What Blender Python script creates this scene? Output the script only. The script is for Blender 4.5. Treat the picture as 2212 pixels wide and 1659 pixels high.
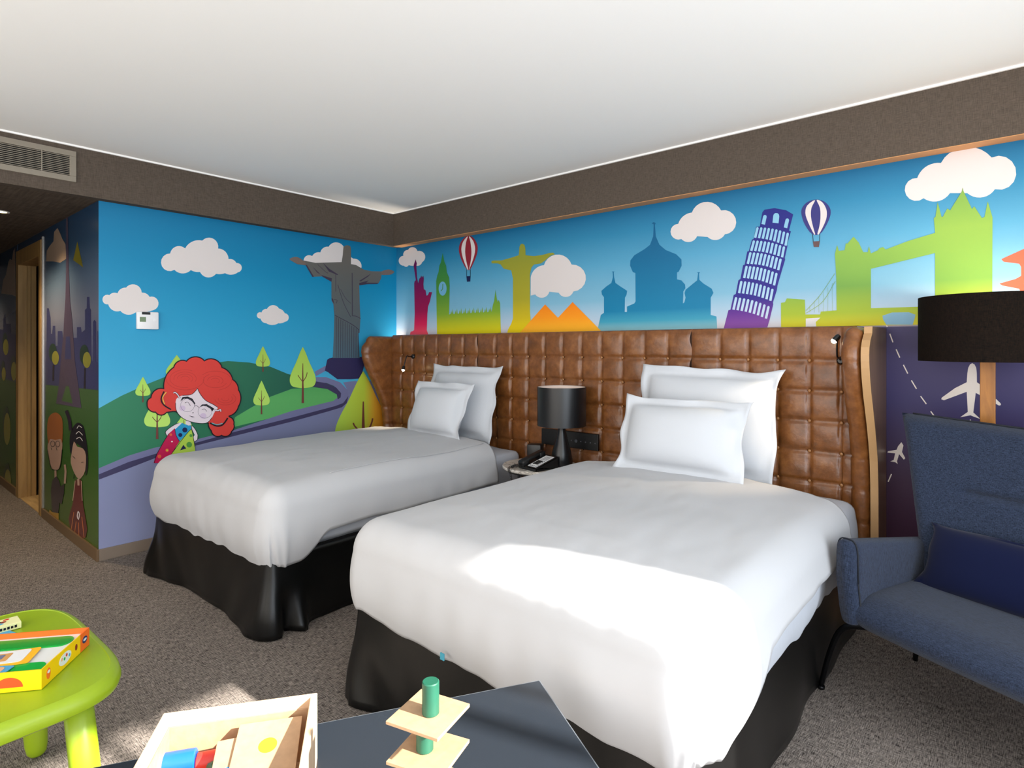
import bpy, bmesh, math, random
from mathutils import Vector, Matrix, noise
from mathutils.geometry import tessellate_polygon
random.seed(7)
PI = math.pi
for o in list(bpy.data.objects):
    bpy.data.objects.remove(o)
COL = bpy.context.scene.collection
SC = bpy.context.scene

# ------------------------------------------------------------------ camera
FPX, CXP, HOR = 1268.7, 1106.0, 749.0
SN, CS = 0.6524, 0.7579
CAM = Vector((4.41, -3.429, 1.378))
cd = bpy.data.cameras.new('camera'); cam = bpy.data.objects.new('camera', cd); COL.objects.link(cam)
cam.location = CAM; cam.rotation_euler = (PI/2, 0, math.atan2(SN, CS))
cd.sensor_width = 36; cd.lens = 36*FPX/2212; cd.shift_y = -(829.5-HOR)/2212
cd.clip_start = 0.05
SC.camera = cam
# ------------------------------------------------------------------ world, sun, daylight
w = bpy.data.worlds.new('world'); SC.world = w; w.use_nodes = True
bg = w.node_tree.nodes['Background']; bg.inputs[0].default_value = (0.80, 0.90, 1.0, 1); bg.inputs[1].default_value = 3.0
SUN_AZ = (-0.966, -0.259); SUN_EL = math.radians(31.5)
sd = bpy.data.lights.new('sun', 'SUN'); sd.energy = 24; sd.color = (1.0, 0.955, 0.88); sd.angle = math.radians(1.1)
so = bpy.data.objects.new('sun', sd); COL.objects.link(so)
so.rotation_euler = Vector((SUN_AZ[0]*math.cos(SUN_EL), SUN_AZ[1]*math.cos(SUN_EL), -math.sin(SUN_EL))).to_track_quat('-Z', 'Y').to_euler()
so.location = (9, 1, 5)
def area(name, loc, target, sx, sy, energy, color):
    d = bpy.data.lights.new(name, 'AREA'); d.shape = 'RECTANGLE'; d.size = sx; d.size_y = sy; d.energy = energy; d.color = color
    o = bpy.data.objects.new(name, d); COL.objects.link(o); o.location = loc
    o.rotation_euler = (Vector(target)-Vector(loc)).to_track_quat('-Z', 'Y').to_euler(); return o
area('daylight_window_right', (5.82, -2.65, 1.25), (0, -2.65, 1.25), 3.8, 2.1, 95, (0.86, 0.93, 1.0))
area('fill_behind_camera', (3.2, -5.3, 1.35), (3.2, 0, 1.35), 5.2, 2.1, 105, (1.0, 0.97, 0.93))  # added fill behind the camera, lifts the faces turned that way
vs = SC.view_settings; vs.view_transform = 'Standard'; vs.look = 'None'; vs.gamma = 1; vs.use_curve_mapping = False; vs.exposure = 0.0
SC.cycles.use_denoising = True; SC.cycles.max_bounces = 8; SC.cycles.diffuse_bounces = 5; SC.cycles.sample_clamp_indirect = 6
SC.cycles.caustics_reflective = False; SC.cycles.caustics_refractive = False

# ------------------------------------------------------------------ pixel -> point helpers (used once, to measure the place)
def ray(px, py):
    r = (px-CXP)/FPX
    return Vector((r*CS-SN, r*SN+CS, (HOR-py)/FPX))
def onX(px, py, x): d = ray(px, py); return CAM+d*((x-CAM.x)/d.x)
def onY(px, py, y): d = ray(px, py); return CAM+d*((y-CAM.y)/d.y)
def onZ(px, py, z): d = ray(px, py); return CAM+d*((z-CAM.z)/d.z)

# ------------------------------------------------------------------ materials
def lin(h, k=1.0):
    if isinstance(h, tuple): return (h[0], h[1], h[2], 1)
    h = h.lstrip('#'); v = [int(h[i:i+2], 16)/255 for i in (0, 2, 4)]
    v = [(c/12.92 if c <= .04045 else ((c+.055)/1.055)**2.4)*k for c in v]
    return (v[0], v[1], v[2], 1)
MC = {}
def nm(name):
    m = bpy.data.materials.new(name); m.use_nodes = True
    nt = m.node_tree; b = nt.nodes['Principled BSDF']; return m, nt, b
def mat(name, col, rough=.6, metal=0, spec=.5, bump=0, bscale=200, var=0, vscale=5, sheen=0, coat=0, emit=None, estr=0, stretch=None):
    if name in MC: return MC[name]
    m, nt, b = nm(name); c = lin(col)
    b.inputs['Base Color'].default_value = c; b.inputs['Roughness'].default_value = rough
    b.inputs['Metallic'].default_value = metal; b.inputs['Specular IOR Level'].default_value = spec
    b.inputs['Sheen Weight'].default_value = sheen; b.inputs['Coat Weight'].default_value = coat
    if emit: b.inputs['Emission Color'].default_value = lin(emit); b.inputs['Emission Strength'].default_value = estr
    if var or bump:
        tc = nt.nodes.new('ShaderNodeTexCoord'); mp = nt.nodes.new('ShaderNodeMapping')
        if stretch: mp.inputs['Scale'].default_value = stretch
        nt.links.new(tc.outputs['Object'], mp.inputs[0])
    if var:
        n = nt.nodes.new('ShaderNodeTexNoise'); n.inputs['Scale'].default_value = vscale; n.inputs['Detail'].default_value = 5
        nt.links.new(mp.outputs[0], n.inputs['Vector'])
        r = nt.nodes.new('ShaderNodeValToRGB'); r.color_ramp.elements[0].position = .3; r.color_ramp.elements[1].position = .7
        r.color_ramp.elements[0].color = [x*(1-var) for x in c[:3]]+[1]; r.color_ramp.elements[1].color = [min(1, x*(1+var)) for x in c[:3]]+[1]
        nt.links.new(n.outputs[0], r.inputs[0]); nt.links.new(r.outputs[0], b.inputs['Base Color'])
    if bump:
        n2 = nt.nodes.new('ShaderNodeTexNoise'); n2.inputs['Scale'].default_value = bscale; n2.inputs['Detail'].default_value = 3
        nt.links.new(mp.outputs[0], n2.inputs['Vector'])
        bp = nt.nodes.new('ShaderNodeBump'); bp.inputs['Strength'].default_value = bump; bp.inputs['Distance'].default_value = .002
        nt.links.new(n2.outputs[0], bp.inputs['Height']); nt.links.new(bp.outputs[0], b.inputs['Normal'])
    MC[name] = m; return m
def grad(name, axis, stops, rough=.45, spec=.3, k=1.0, coat=0):
    """colour that runs along a world axis; stops = [(coordinate, hex)]"""
    if name in MC: return MC[name]
    m, nt, b = nm(name); g = nt.nodes.new('ShaderNodeNewGeometry'); s = nt.nodes.new('ShaderNodeSeparateXYZ')
    nt.links.new(g.outputs['Position'], s.inputs[0])
    mr = nt.nodes.new('ShaderNodeMapRange'); lo, hi = stops[0][0], stops[-1][0]
    mr.inputs['From Min'].default_value = lo; mr.inputs['From Max'].default_value = hi
    nt.links.new(s.outputs['XYZ'.index(axis)], mr.inputs['Value'])
    r = nt.nodes.new('ShaderNodeValToRGB'); e = r.color_ramp.elements
    for i, (p, h) in enumerate(stops):
        t = (p-lo)/(hi-lo)
        if i == 0: el = e[0]
        elif i == len(stops)-1: el = e[len(e)-1]
        else: el = e.new(t)
        el.position = t; el.color = lin(h, k)
    nt.links.new(mr.outputs[0], r.inputs[0]); nt.links.new(r.outputs[0], b.inputs['Base Color'])
    b.inputs['Roughness'].default_value = rough; b.inputs['Specular IOR Level'].default_value = spec; b.inputs['Coat Weight'].default_value = coat
    MC[name] = m; return m
def weave(name, dark, light, sx, sy, rough=.9, axes=(0, 1), spec=.1, bump=.4, pos=.5, big=0.0, sheen=0.0):
    """woven fabric: two crossed stretched noises"""
    m, nt, b = nm(name); tc = nt.nodes.new('ShaderNodeTexCoord'); outs = []
    for k in range(2):
        mp = nt.nodes.new('ShaderNodeMapping'); sc = [sy]*3
        sc[axes[0]] = sx if k == 0 else sy; sc[axes[1]] = sy if k == 0 else sx
        mp.inputs['Scale'].default_value = sc; nt.links.new(tc.outputs['Object'], mp.inputs[0])
        n = nt.nodes.new('ShaderNodeTexNoise'); n.inputs['Scale'].default_value = 1; n.inputs['Detail'].default_value = 2
        nt.links.new(mp.outputs[0], n.inputs['Vector']); outs.append(n.outputs[0])
    mx = nt.nodes.new('ShaderNodeMath'); mx.operation = 'ADD'; nt.links.new(outs[0], mx.inputs[0]); nt.links.new(outs[1], mx.inputs[1])
    nb = nt.nodes.new('ShaderNodeTexNoise'); nb.inputs['Scale'].default_value = 2.5; nt.links.new(tc.outputs['Object'], nb.inputs['Vector'])
    m2 = nt.nodes.new('ShaderNodeMath'); m2.operation = 'MULTIPLY_ADD'; m2.inputs[1].default_value = big; nt.links.new(nb.outputs[0], m2.inputs[0]); nt.links.new(mx.outputs[0], m2.inputs[2])
    r = nt.nodes.new('ShaderNodeValToRGB'); r.color_ramp.elements[0].position = .0; r.color_ramp.elements[1].position = 1.0
    mr = nt.nodes.new('ShaderNodeMapRange'); mr.inputs['From Min'].default_value = .72+big*.5; mr.inputs['From Max'].default_value = 1.30+big*.5
    nt.links.new(m2.outputs[0], mr.inputs['Value']); nt.links.new(mr.outputs[0], r.inputs[0])
    r.color_ramp.elements[0].color = lin(dark); r.color_ramp.elements[1].color = lin(light)
    nt.links.new(r.outputs[0], b.inputs['Base Color'])
    bp = nt.nodes.new('ShaderNodeBump'); bp.inputs['Strength'].default_value = bump; bp.inputs['Distance'].default_value = .002
    nt.links.new(mr.outputs[0], bp.inputs['Height']); nt.links.new(bp.outputs[0], b.inputs['Normal'])
    b.inputs['Roughness'].default_value = rough; b.inputs['Specular IOR Level'].default_value = spec; b.inputs['Sheen Weight'].default_value = sheen
    MC[name] = m; return m
def woodmat(name, dark, light, stretch, rough=.5, scale=3, spec=.4):
    m, nt, b = nm(name); tc = nt.nodes.new('ShaderNodeTexCoord'); mp = nt.nodes.new('ShaderNodeMapping'); mp.inputs['Scale'].default_value = stretch
    nt.links.new(tc.outputs['Object'], mp.inputs[0]); n = nt.nodes.new('ShaderNodeTexNoise'); n.inputs['Scale'].default_value = scale; n.inputs['Detail'].default_value = 6; n.inputs['Distortion'].default_value = .6
    nt.links.new(mp.outputs[0], n.inputs['Vector']); r = nt.nodes.new('ShaderNodeValToRGB'); r.color_ramp.elements[0].position = .3; r.color_ramp.elements[1].position = .72
    r.color_ramp.elements[0].color = lin(dark); r.color_ramp.elements[1].color = lin(light); nt.links.new(n.outputs[0], r.inputs[0]); nt.links.new(r.outputs[0], b.inputs['Base Color'])
    b.inputs['Roughness'].default_value = rough; b.inputs['Specular IOR Level'].default_value = spec; MC[name] = m; return m

# ------------------------------------------------------------------ objects
def wmat(o):
    if o is None: return Matrix.Identity(4)
    return wmat(o.parent) @ Matrix.LocRotScale(o.location, o.rotation_euler, o.scale)
def link(name, me, m, parent=None, local=False, smooth=False):
    for x in (m if isinstance(m, (list, tuple)) else [m]): me.materials.append(x)
    o = bpy.data.objects.new(name, me)
    if parent is not None:
        o.parent = parent
        if not local: me.transform(wmat(parent).inverted())
    elif not local and len(me.vertices):
        vs_ = [v.co for v in me.vertices]
        c = Vector((sum(v.x for v in vs_)/len(vs_), sum(v.y for v in vs_)/len(vs_), min(v.z for v in vs_)))
        me.transform(Matrix.Translation(-c)); o.location = c
    if smooth: me.polygons.foreach_set('use_smooth', [True]*len(me.polygons))
    COL.objects.link(o); return o
def obj(name, bm, m, parent=None, local=False, smooth=False):
    me = bpy.data.meshes.new(name); bmesh.ops.recalc_face_normals(bm, faces=bm.faces[:]); bm.to_mesh(me); bm.free()
    o = link(name, me, m, parent, local, smooth)
    if smooth == 'auto':
        me.set_sharp_from_angle(angle=math.radians(38))
    return o
def tag(o, label, cat, group=None, kind=None):
    o['label'] = label; o['category'] = cat
    if group: o['group'] = group
    if kind: o['kind'] = kind
    return o
def thing(name, label, cat, loc=(0, 0, 0), rz=0, group=None):
    o = bpy.data.objects.new(name, None); COL.objects.link(o); o.location = loc; o.rotation_euler = (0, 0, rz); o.empty_display_size = .1
    return tag(o, label, cat, group)
def struct(name, bm, m, parent=None, **k):
    o = obj(name, bm, m, parent, **k)
    if parent is None: o['kind'] = 'structure'
    return o
def B(): return bmesh.new()
def box(bm, x0, x1, y0, y1, z0, z1, bev=0, M=None, seg=2):
    t = bmesh.new() if bev else bm
    vs_ = [t.verts.new((x, y, z)) for x in (x0, x1) for y in (y0, y1) for z in (z0, z1)]
    for f in ((0, 1, 3, 2), (4, 6, 7, 5), (0, 4, 5, 1), (2, 3, 7, 6), (0, 2, 6, 4), (1, 5, 7, 3)): t.faces.new([vs_[i] for i in f])
    if bev: bmesh.ops.bevel(t, geom=t.edges[:], offset=bev, segments=seg, affect='EDGES', profile=.5)
    if M is not None: bmesh.ops.transform(t, matrix=M, verts=(t.verts[:] if bev else vs_))
    if bev: merge(bm, t)
    return bm
def merge(bm, t):
    me = bpy.data.meshes.new('tmp'); t.to_mesh(me); t.free(); bm.from_mesh(me); bpy.data.meshes.remove(me)
def lathe(bm, prof, c=(0, 0, 0), n=32, cap=True, sx=1, sy=1):
    rings = []
    for r, z in prof: rings.append([bm.verts.new((c[0]+sx*r*math.cos(2*PI*i/n), c[1]+sy*r*math.sin(2*PI*i/n), c[2]+z)) for i in range(n)])
    for a, b_ in zip(rings, rings[1:]):
        for i in range(n): bm.faces.new((a[i], a[(i+1) % n], b_[(i+1) % n], b_[i]))
    if cap: bm.faces.new(rings[0][::-1]); bm.faces.new(rings[-1])
    return bm
def tube(bm, pts, r, n=10, r2=None):
    pts = [Vector(p) for p in pts]; rings = []; up = None
    for i, p in enumerate(pts):
        d = (pts[min(i+1, len(pts)-1)]-pts[max(i-1, 0)]).normalized()
        if up is None: up = Vector((0, 0, 1)) if abs(d.z) < .9 else Vector((1, 0, 0))
        a = d.cross(up).normalized(); b_ = a.cross(d).normalized(); up = b_
        rr = r if r2 is None else r+(r2-r)*i/(len(pts)-1)
        rings.append([bm.verts.new(p+a*rr*math.cos(2*PI*k/n)+b_*rr*math.sin(2*PI*k/n)) for k in range(n)])
    for a, b_ in zip(rings, rings[1:]):
        for k in range(n): bm.faces.new((a[k], a[(k+1) % n], b_[(k+1) % n], b_[k]))
    bm.faces.new(rings[0][::-1]); bm.faces.new(rings[-1]); return bm
def prism(bm, pts, vec):
    """extrude planar outline along vec"""
    pts = [Vector(p) for p in pts]; vec = Vector(vec); tris = tessellate_polygon([pts]); n = len(pts)
    a = [bm.verts.new(p) for p in pts]; b_ = [bm.verts.new(p+vec) for p in pts]
    for t in tris:
        try: bm.faces.new([a[i] for i in t]); bm.faces.new([b_[i] for i in reversed(t)])
        except ValueError: pass
    for i in range(n): bm.faces.new((a[i], a[(i+1) % n], b_[(i+1) % n], b_[i]))
    return bm
def grid(bm, fn, nu, nv, closed_u=False):
    V = [[bm.verts.new(fn(i/nu, j/nv)) for i in range(nu if closed_u else nu+1)] for j in range(nv+1)]
    for j in range(nv):
        for i in range(nu):
            k = (i+1) % nu if closed_u else i+1
            bm.faces.new((V[j][i], V[j][k], V[j+1][k], V[j+1][i]))
    return V
def catmull(pts, n=6, closed=True):
    out = []; N = len(pts)
    for i in range(N if closed else N-1):
        p0, p1, p2, p3 = [Vector(pts[(i+k) % N] if closed else pts[max(0, min(N-1, i+k))]) for k in (-1, 0, 1, 2)]
        for s in range(n):
            t = s/n; out.append(.5*((2*p1)+(-p0+p2)*t+(2*p0-5*p1+4*p2-p3)*t*t+(-p0+3*p1-3*p2+p3)*t**3))
    if not closed: out.append(Vector(pts[-1]))
    return out

# ------------------------------------------------------------------ common materials
WX, WY, HY, ZC, ZS = -0.07, 0.09, -2.301, 2.621, 2.318      # mural planes, hall wall plane, ceiling, soffit underside
M_ceil = mat('ceiling_paint', '#f5f4f2', .9, spec=.1)
M_white = mat('white_paint', '#e8e6e2', .7)
M_band = weave('band_fabric', '#4c433b', '#61574e', 30, 420, .9, axes=(1, 2), bump=.2)
M_band2 = weave('band_fabric_back', '#4c433b', '#61574e', 30, 420, .9, axes=(0, 2), bump=.2)
M_carpet = weave('carpet', '#2e2927', '#a1968d', 34, 330, .97, axes=(0, 1), bump=.8, big=.15)
M_black = mat('black_metal', '#0b0b0c', .35, spec=.5)
M_blackpl = mat('black_plastic', '#0d0d0e', .4)
M_chrome = mat('chrome', '#c8c8c8', .15, metal=1)
M_oak = woodmat('door_oak', '#8a6a3c', '#a8854f', (6, 6, .6), .5)
M_base = mat('baseboard_paint', '#7d6f62', .5)
M_ink = mat('print_black', '#100e18', .5, spec=.3)
M_pw = mat('print_white', '#e6dfdc', .5, spec=.3)

# ------------------------------------------------------------------ room shell
X1, Y0 = 5.9, -5.4
struct('floor', box(B(), -4.6, X1+.1, Y0-.1, .2, -.1, 0), M_carpet)
bm = B(); box(bm, WX, X1+.1, Y0-.1, .2, ZC, ZC+.1); struct('ceiling', bm, M_ceil)
M_skyB = grad('mural_sky_back', 'Z', [(0, '#4a2434'), (.7, '#3d2340'), (1.1, '#352f60'), (1.484, '#443d68'), (1.487, '#dcd2d4'), (1.56, '#b4c8da'), (1.7, '#7db2cc'), (1.95, '#539cbf'), (2.15, '#2b80a8'), (2.32, '#0a6290')])  # printed gradient with some headboard lamp glow mixed into its colours
M_skyA = grad('mural_sky_left', 'Z', [(.0, '#8d90bb'), (.9, '#5ab0d2'), (1.2, '#36a0cb'), (1.6, '#2393be'), (1.95, '#0a82af'), (2.32, '#0672a0')])
wb = struct('wall_back', box(B(), WX-.1, X1+.1, WY, WY+.1, 0, ZC), M_skyB)
wl = struct('wall_left', box(B(), WX-.1, WX, HY+.0005, WY, 0, ZC), M_skyA)
struct('wall_front', box(B(), WX-.1, X1+.1, Y0-.1, Y0, 0, ZC), mat('plain_wall', '#d8d0c6', .9))
struct('wall_left_corridor', box(B(), WX-.1, WX, Y0, -3.65, 0, ZC), MC['plain_wall'])
# window wall on the right, outside the frame: opening y -4.7..-0.72, z 0.05..2.28
bm = B(); box(bm, X1, X1+.12, -.62, .2, 0, ZC); box(bm, X1, X1+.12, Y0, -4.75, 0, ZC); box(bm, X1, X1+.12, -4.75, -.62, 2.54, ZC); box(bm, X1, X1+.12, -4.75, -.62, 0, .05)
struct('wall_right', bm, MC['plain_wall'])
bm = B()
for y, hw in ((-4.73, .025), (-3.3, .02), (-1.76, .022), (-1.60, .014), (-.66, .025)): box(bm, X1+.02, X1+.07, y-hw, y+hw, .05, 2.54)  # the close pair of bars is added to cast curtain-fold streaks
box(bm, X1+.02, X1+.07, -4.75, -.62, 2.51, 2.54); box(bm, X1+.02, X1+.07, -4.75, -.62, .05, .1)
struct('window_1', bm, M_black)
bm = B(); cv = [(-.42-.80*i/60, .035*math.sin(i*1.1)) for i in range(61)]
for k in range(60):
    q = [bm.verts.new((X1-.09+cv[k+e][1], cv[k+e][0], z)) for e, z in ((0, .02), (1, .02), (1, 2.59), (0, 2.59))]; bm.faces.new(q)
bmesh.ops.remove_doubles(bm, verts=bm.verts[:], dist=.0001)
cu_ = obj('curtain', bm, mat('curtain_cloth', '#b8b0a4', .9), None, smooth=True); cu_['label'] = 'greige curtain gathered at the near edge of the side window'; cu_['category'] = 'curtain'
# bands below the ceiling
bm = B(); box(bm, WX, 0, Y0, WY, ZS, ZC); struct('trim_1', bm, M_band)
bm = B(); box(bm, 0, X1, 0, WY, ZS, ZC); t2 = struct('trim_2', bm, M_band2)
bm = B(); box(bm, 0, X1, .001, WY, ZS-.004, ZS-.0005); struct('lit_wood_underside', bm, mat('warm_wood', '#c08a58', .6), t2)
bm = B(); box(bm, 0, .012, Y0, 0, ZC-.010, ZC); box(bm, 0, X1, -.012, 0, ZC-.010, ZC); struct('trim_3', bm, M_ceil)
# hallway
M_hallB = grad('mural_hall', 'Z', [(0, '#2f4a10'), (.6, '#34521e'), (1.0, '#3c4a62'), (1.25, '#4a4f78'), (1.6, '#777a8c'), (1.85, '#5c6f86'), (2.1, '#2d4a66'), (2.32, '#123a5c')], rough=.22, spec=.6)
DX0, DX1, DZ = -2.47, -1.60, 2.12
bm = B(); box(bm, DX1, WX-.0006, HY, HY+.08, 0, ZS); wh = struct('wall_hall', bm, M_hallB)
bm = B(); box(bm, -4.6, DX0-.1, HY, HY+.08, 0, ZS); wh2 = struct('wall_hall_far', bm, M_hallB)
bm = B(); box(bm, DX0-.1, DX1, HY+.001, HY+.08, 2.255, ZS); struct('wall_hall_over_door', bm, M_hallB)
struct('ceiling_hall', box(B(), -4.6, WX, -3.65, HY+1.2, ZS, ZS+.1), weave('hall_ceiling', '#4a4038', '#64584c', 4, 60, .9, bump=.4))
M_hallw = mat('hall_wall_paint', '#6e6258', .8)
struct('wall_hall_near', box(B(), -4.6, WX-.1, -3.75, -3.65, 0, ZS), M_hallw)
struct('wall_hall_end', box(B(), -4.7, -4.6, -3.75, HY, 0, ZS), M_hallw)
# door frame, leaf and dark room behind
dr = thing('door_1', 'open pale wooden hallway door with silver hinges in an oak frame', 'door', ((DX0+DX1)/2, HY, 0)); dr['kind'] = 'structure'
bm = B(); box(bm, DX0-.1, DX0, HY-.012, HY+.12, 0, 2.25, .003); box(bm, DX1-.07, DX1, HY-.012, HY+.12, 0, 2.25, .003); box(bm, DX0, DX1-.07, HY-.012, HY+.12, DZ, 2.25, .003); box(bm, DX0, DX0+.02, HY+.05, HY+.075, 0, DZ)
obj('door_frame', bm, M_oak, dr)
bm = B(); box(bm, DX1-.001, DX1+.035, HY-.006, HY, .0, 2.27); obj('metal_edge_strip', bm, mat('brushed_strip', '#b9b2aa', .3, metal=.6), dr)
Ml = Matrix.Translation((DX1-.075, HY+.13, 0)) @ Matrix.Rotation(math.radians(84), 4, 'Z')
bm = B(); box(bm, 0, .78, -.04, 0, .01, DZ-.01, .003, Ml); obj('door_leaf', bm, M_oak, dr)
bm = B()
for z in (1.60, .93): obj('hinge', box(B(), DX1-.085, DX1-.07, HY+.02, HY+.11, z, z+.10, .004), M_chrome, dr)
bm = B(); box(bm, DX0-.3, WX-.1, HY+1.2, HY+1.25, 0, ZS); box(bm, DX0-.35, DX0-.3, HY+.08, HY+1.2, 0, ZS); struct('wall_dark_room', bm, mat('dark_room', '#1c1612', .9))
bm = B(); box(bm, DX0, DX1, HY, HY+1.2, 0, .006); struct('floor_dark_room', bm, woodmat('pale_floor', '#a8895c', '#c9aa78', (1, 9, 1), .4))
# baseboards
struct('baseboard_left', box(B(), WX, WX+.014, HY-.0, WY, 0, .075, .002), M_base)
struct('baseboard_hall', box(B(), DX1+.035, WX+.014, HY-.014, HY, 0, .075, .002), mat('baseboard_brown', '#6a5238', .45))
struct('baseboard_hall_far', box(B(), -4.6, DX0-.1, HY-.014, HY, 0, .075, .002), MC['baseboard_brown'])
struct('baseboard_back', box(B(), 3.91, X1, WY-.014, WY, 0, .075, .002), M_base)

# ------------------------------------------------------------------ murals: printed figures lying flat on the walls
class Print:
    def __init__(s, name, wall, org=(0, 0), sc=1.0, layer=1):
        s.name, s.wall, s.org, s.sc = name, wall, org, sc; s.bm = B(); s.mats = []; s.d = layer*.0006
    def P(s, p):
        px, py = s.org[0]+p[0]/s.sc, s.org[1]+p[1]/s.sc
        if s.wall == 'A': v = onX(px, py, WX); v.x = WX+s.d; v.y = min(WY-.001, max(HY+.001, v.y))
        elif s.wall == 'B': v = onY(px, py, WY); v.y = WY-s.d; v.z = min(v.z, ZS-.002)
        else: v = onY(px, py, HY); v.y = HY-s.d; v.x = max(-4.5, min(WX-.002, v.x))
        return v
    def put(s, pts, m, zmin=None):
        if m not in s.mats: s.mats.append(m)
        v = [s.P(p) for p in pts]
        if zmin is not None:
            for q in v: q.z = max(q.z, zmin)
        bv = [s.bm.verts.new(q) for q in v]
        for t in tessellate_polygon([v]):
            try: f = s.bm.faces.new([bv[i] for i in t]); f.material_index = s.mats.index(m)
            except ValueError: pass
        s.d += .00012
    def poly(s, pts, m, smooth=0, zmin=None): s.put(catmull(pts, smooth) if smooth else pts, m, zmin)
    def circ(s, c, r, m, ry=None, n=24): s.put([(c[0]+r*math.cos(2*PI*i/n), c[1]+(ry or r)*math.sin(2*PI*i/n)) for i in range(n)], m)
    def stroke(s, pts, wd, m, smooth=5, closed=False):
        p = [Vector(q) for q in (catmull(pts, smooth, closed) if smooth else pts)]
        if closed: p.append(p[0])
        L, R = [], []
        for i, q in enumerate(p):
            d = p[min(i+1, len(p)-1)]-p[max(i-1, 0)]
            if d.length < 1e-6: d = Vector((1, 0))
            n = Vector((d.y, -d.x)).normalized()*wd/2; L.append(q+n); R.append(q-n)
        if m not in s.mats: s.mats.append(m)
        a = [s.bm.verts.new(s.P(q)) for q in L]; b_ = [s.bm.verts.new(s.P(q)) for q in R]
        for i in range(len(a)-1):
            f = s.bm.faces.new((a[i], a[i+1], b_[i+1], b_[i])); f.material_index = s.mats.index(m)
        s.d += .00012
    def build(s, parent):
        me = bpy.data.meshes.new(s.name); s.bm.to_mesh(me); s.bm.free()
        for f in me.polygons:
            pass
        return link(s.name, me, s.mats, parent)
def scallop(cusps, n=9):
    """closed outline of arcs; cusps = [(x, y, bulge to next)] clockwise on the picture"""
    out = []
    for i, (x, y, b_) in enumerate(cusps):
        x2, y2, _ = cusps[(i+1) % len(cusps)]; p, q = Vector((x, y)), Vector((x2, y2))
        if abs(b_) < .02: out.append(p); continue
        d = q-p; h = d.length/2; nrm = Vector((d.y, -d.x)).normalized(); sg = b_*h
        for k in range(n):
            # circle through p, q and the bulge point
            th = 2*math.atan(b_); a = -th+2*th*k/n
            Rr = h/math.sin(th) if abs(math.sin(th)) > 1e-4 else 1e6
            ctr = (p+q)/2+nrm*(sg-Rr)
            out.append(ctr+nrm*Rr*math.cos(a)+d.normalized()*Rr*math.sin(a))
    return out
C3 = ((200, 420), 3.253); C4 = ((200, 720), 3.253); C5 = ((840, 450), 3.95); C6 = ((1280, 400), 4.424)
C7 = ((1650, 280), 3.607); C8 = ((1650, 680), 3.190); R4 = ((600, 500), 5.923); G = ((300, 760), 6.9125)
HH = ((0, 420), 3.4545); KK = ((90, 860), 4.879); L9 = ((1960, 600), 4.365)
M_cloud = mat('print_cloud', '#d8d0ce', .5, spec=.3)
# --- clouds on the left wall
for cr, cs in ((C3, [(575, 530, 1.35), (545, 415, .6), (650, 380, .35), (770, 325, .75), (882, 380, .4), (955, 455, .35), (1010, 482, 1.0), (1020, 548, .3), (930, 553, .15), (870, 558, 0), (865, 560, .55), (755, 545, .15), (690, 532, .42)]),
               (C3, [(110, 772, 1.4), (118, 708, .35), (175, 695, .35), (235, 655, .7), (345, 690, .3), (400, 720, 1.0), (430, 812, .1), (300, 830, .4), (195, 818, .45)]),
               (C3, [(1180, 872, 1.4), (1187, 830, .4), (1225, 805, .6), (1310, 802, .25), (1350, 835, .95), (1350, 895, .2), (1305, 905, .3), (1220, 905, .35)])):
    p = Print('printed_cloud', 'A', *cr); p.put(scallop(cs), M_cloud); p.build(wl)
p = Print('printed_cloud', 'A', *R4); p.put(scallop([(330, 375, .6), (440, 315, .35), (545, 268, .4), (650, 195, .6), (845, 200, 0), (850, 398, 0), (500, 405, 0)]), M_cloud)
p.put(scallop([(925, 320, 0), (965, 348, .5), (1070, 465, 0), (925, 440, 0)]), M_cloud); p.build(wl)
# --- hills, road
M_road = grad('print_road', 'Z', [(0, '#8e94b8'), (.5, '#7f85a8'), (1.0, '#70759a')]); M_para = mat('print_parapet', '#6f7197', .5, spec=.3); M_dk = mat('print_dark_violet', '#3b3759', .5, spec=.3)
p = Print('printed_hill', 'A', *C4, layer=1)
p.poly([(30, 528), (200, 440), (400, 350), (600, 270), (800, 215), (950, 195), (1100, 205), (1250, 235), (1370, 285), (1560, 330), (1700, 340), (1700, 640), (30, 1000)], grad('print_hill_dark', 'Y', [(-2.3, '#2f7a58'), (-1.6, '#2a6e50'), (-.9, '#22584a')]))
p.poly([(985, 660), (1000, 590), (1100, 530), (1250, 445), (1400, 390), (1550, 378), (1650, 392), (1715, 430), (1725, 470), (1690, 485), (1400, 560)], grad('print_hill_light', 'Z', [(.95, '#5aa860'), (1.2, '#3f9150')]))
p.build(wl)
low = [(1800, 420), (1785, 490), (1750, 520), (1650, 550), (1400, 620), (1000, 720), (720, 790), (430, 880), (250, 950), (30, 1030)]
p = Print('printed_road', 'A', *C4, layer=3)
p.put([(30, 1030), (30, 1600), (2400, 1900), (2400, 300), (1900, 340), (1840, 335), (1760, 345), (1790, 400)]+low[1:-1], M_road)
p.put([(30, 950), (250, 860), (430, 805), (750, 740), (990, 680), (1400, 545), (1690, 475), (1728, 445), (1735, 410), (1700, 372), (1640, 348), (1560, 345), (1560, 308), (1640, 308), (1740, 345), (1792, 400), (1797, 440), (1760, 490), (1700, 512), (1400, 592), (1000, 692), (750, 762), (430, 850), (250, 905), (30, 993)], M_para)
p.put([(30, 993), (250, 905), (430, 850), (750, 762), (1000, 692), (1400, 592), (1700, 512), (1760, 490), (1797, 440)]+low[1:], M_dk)
p.put([(1550, 335), (1640, 350), (1710, 380), (1745, 420), (1742, 450), (1722, 465), (1715, 430), (1650, 392), (1550, 374)], M_dk)
p.put([(1560, 270), (1640, 225), (1640, 262), (1570, 300)], M_para)
p.build(wl)
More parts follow.
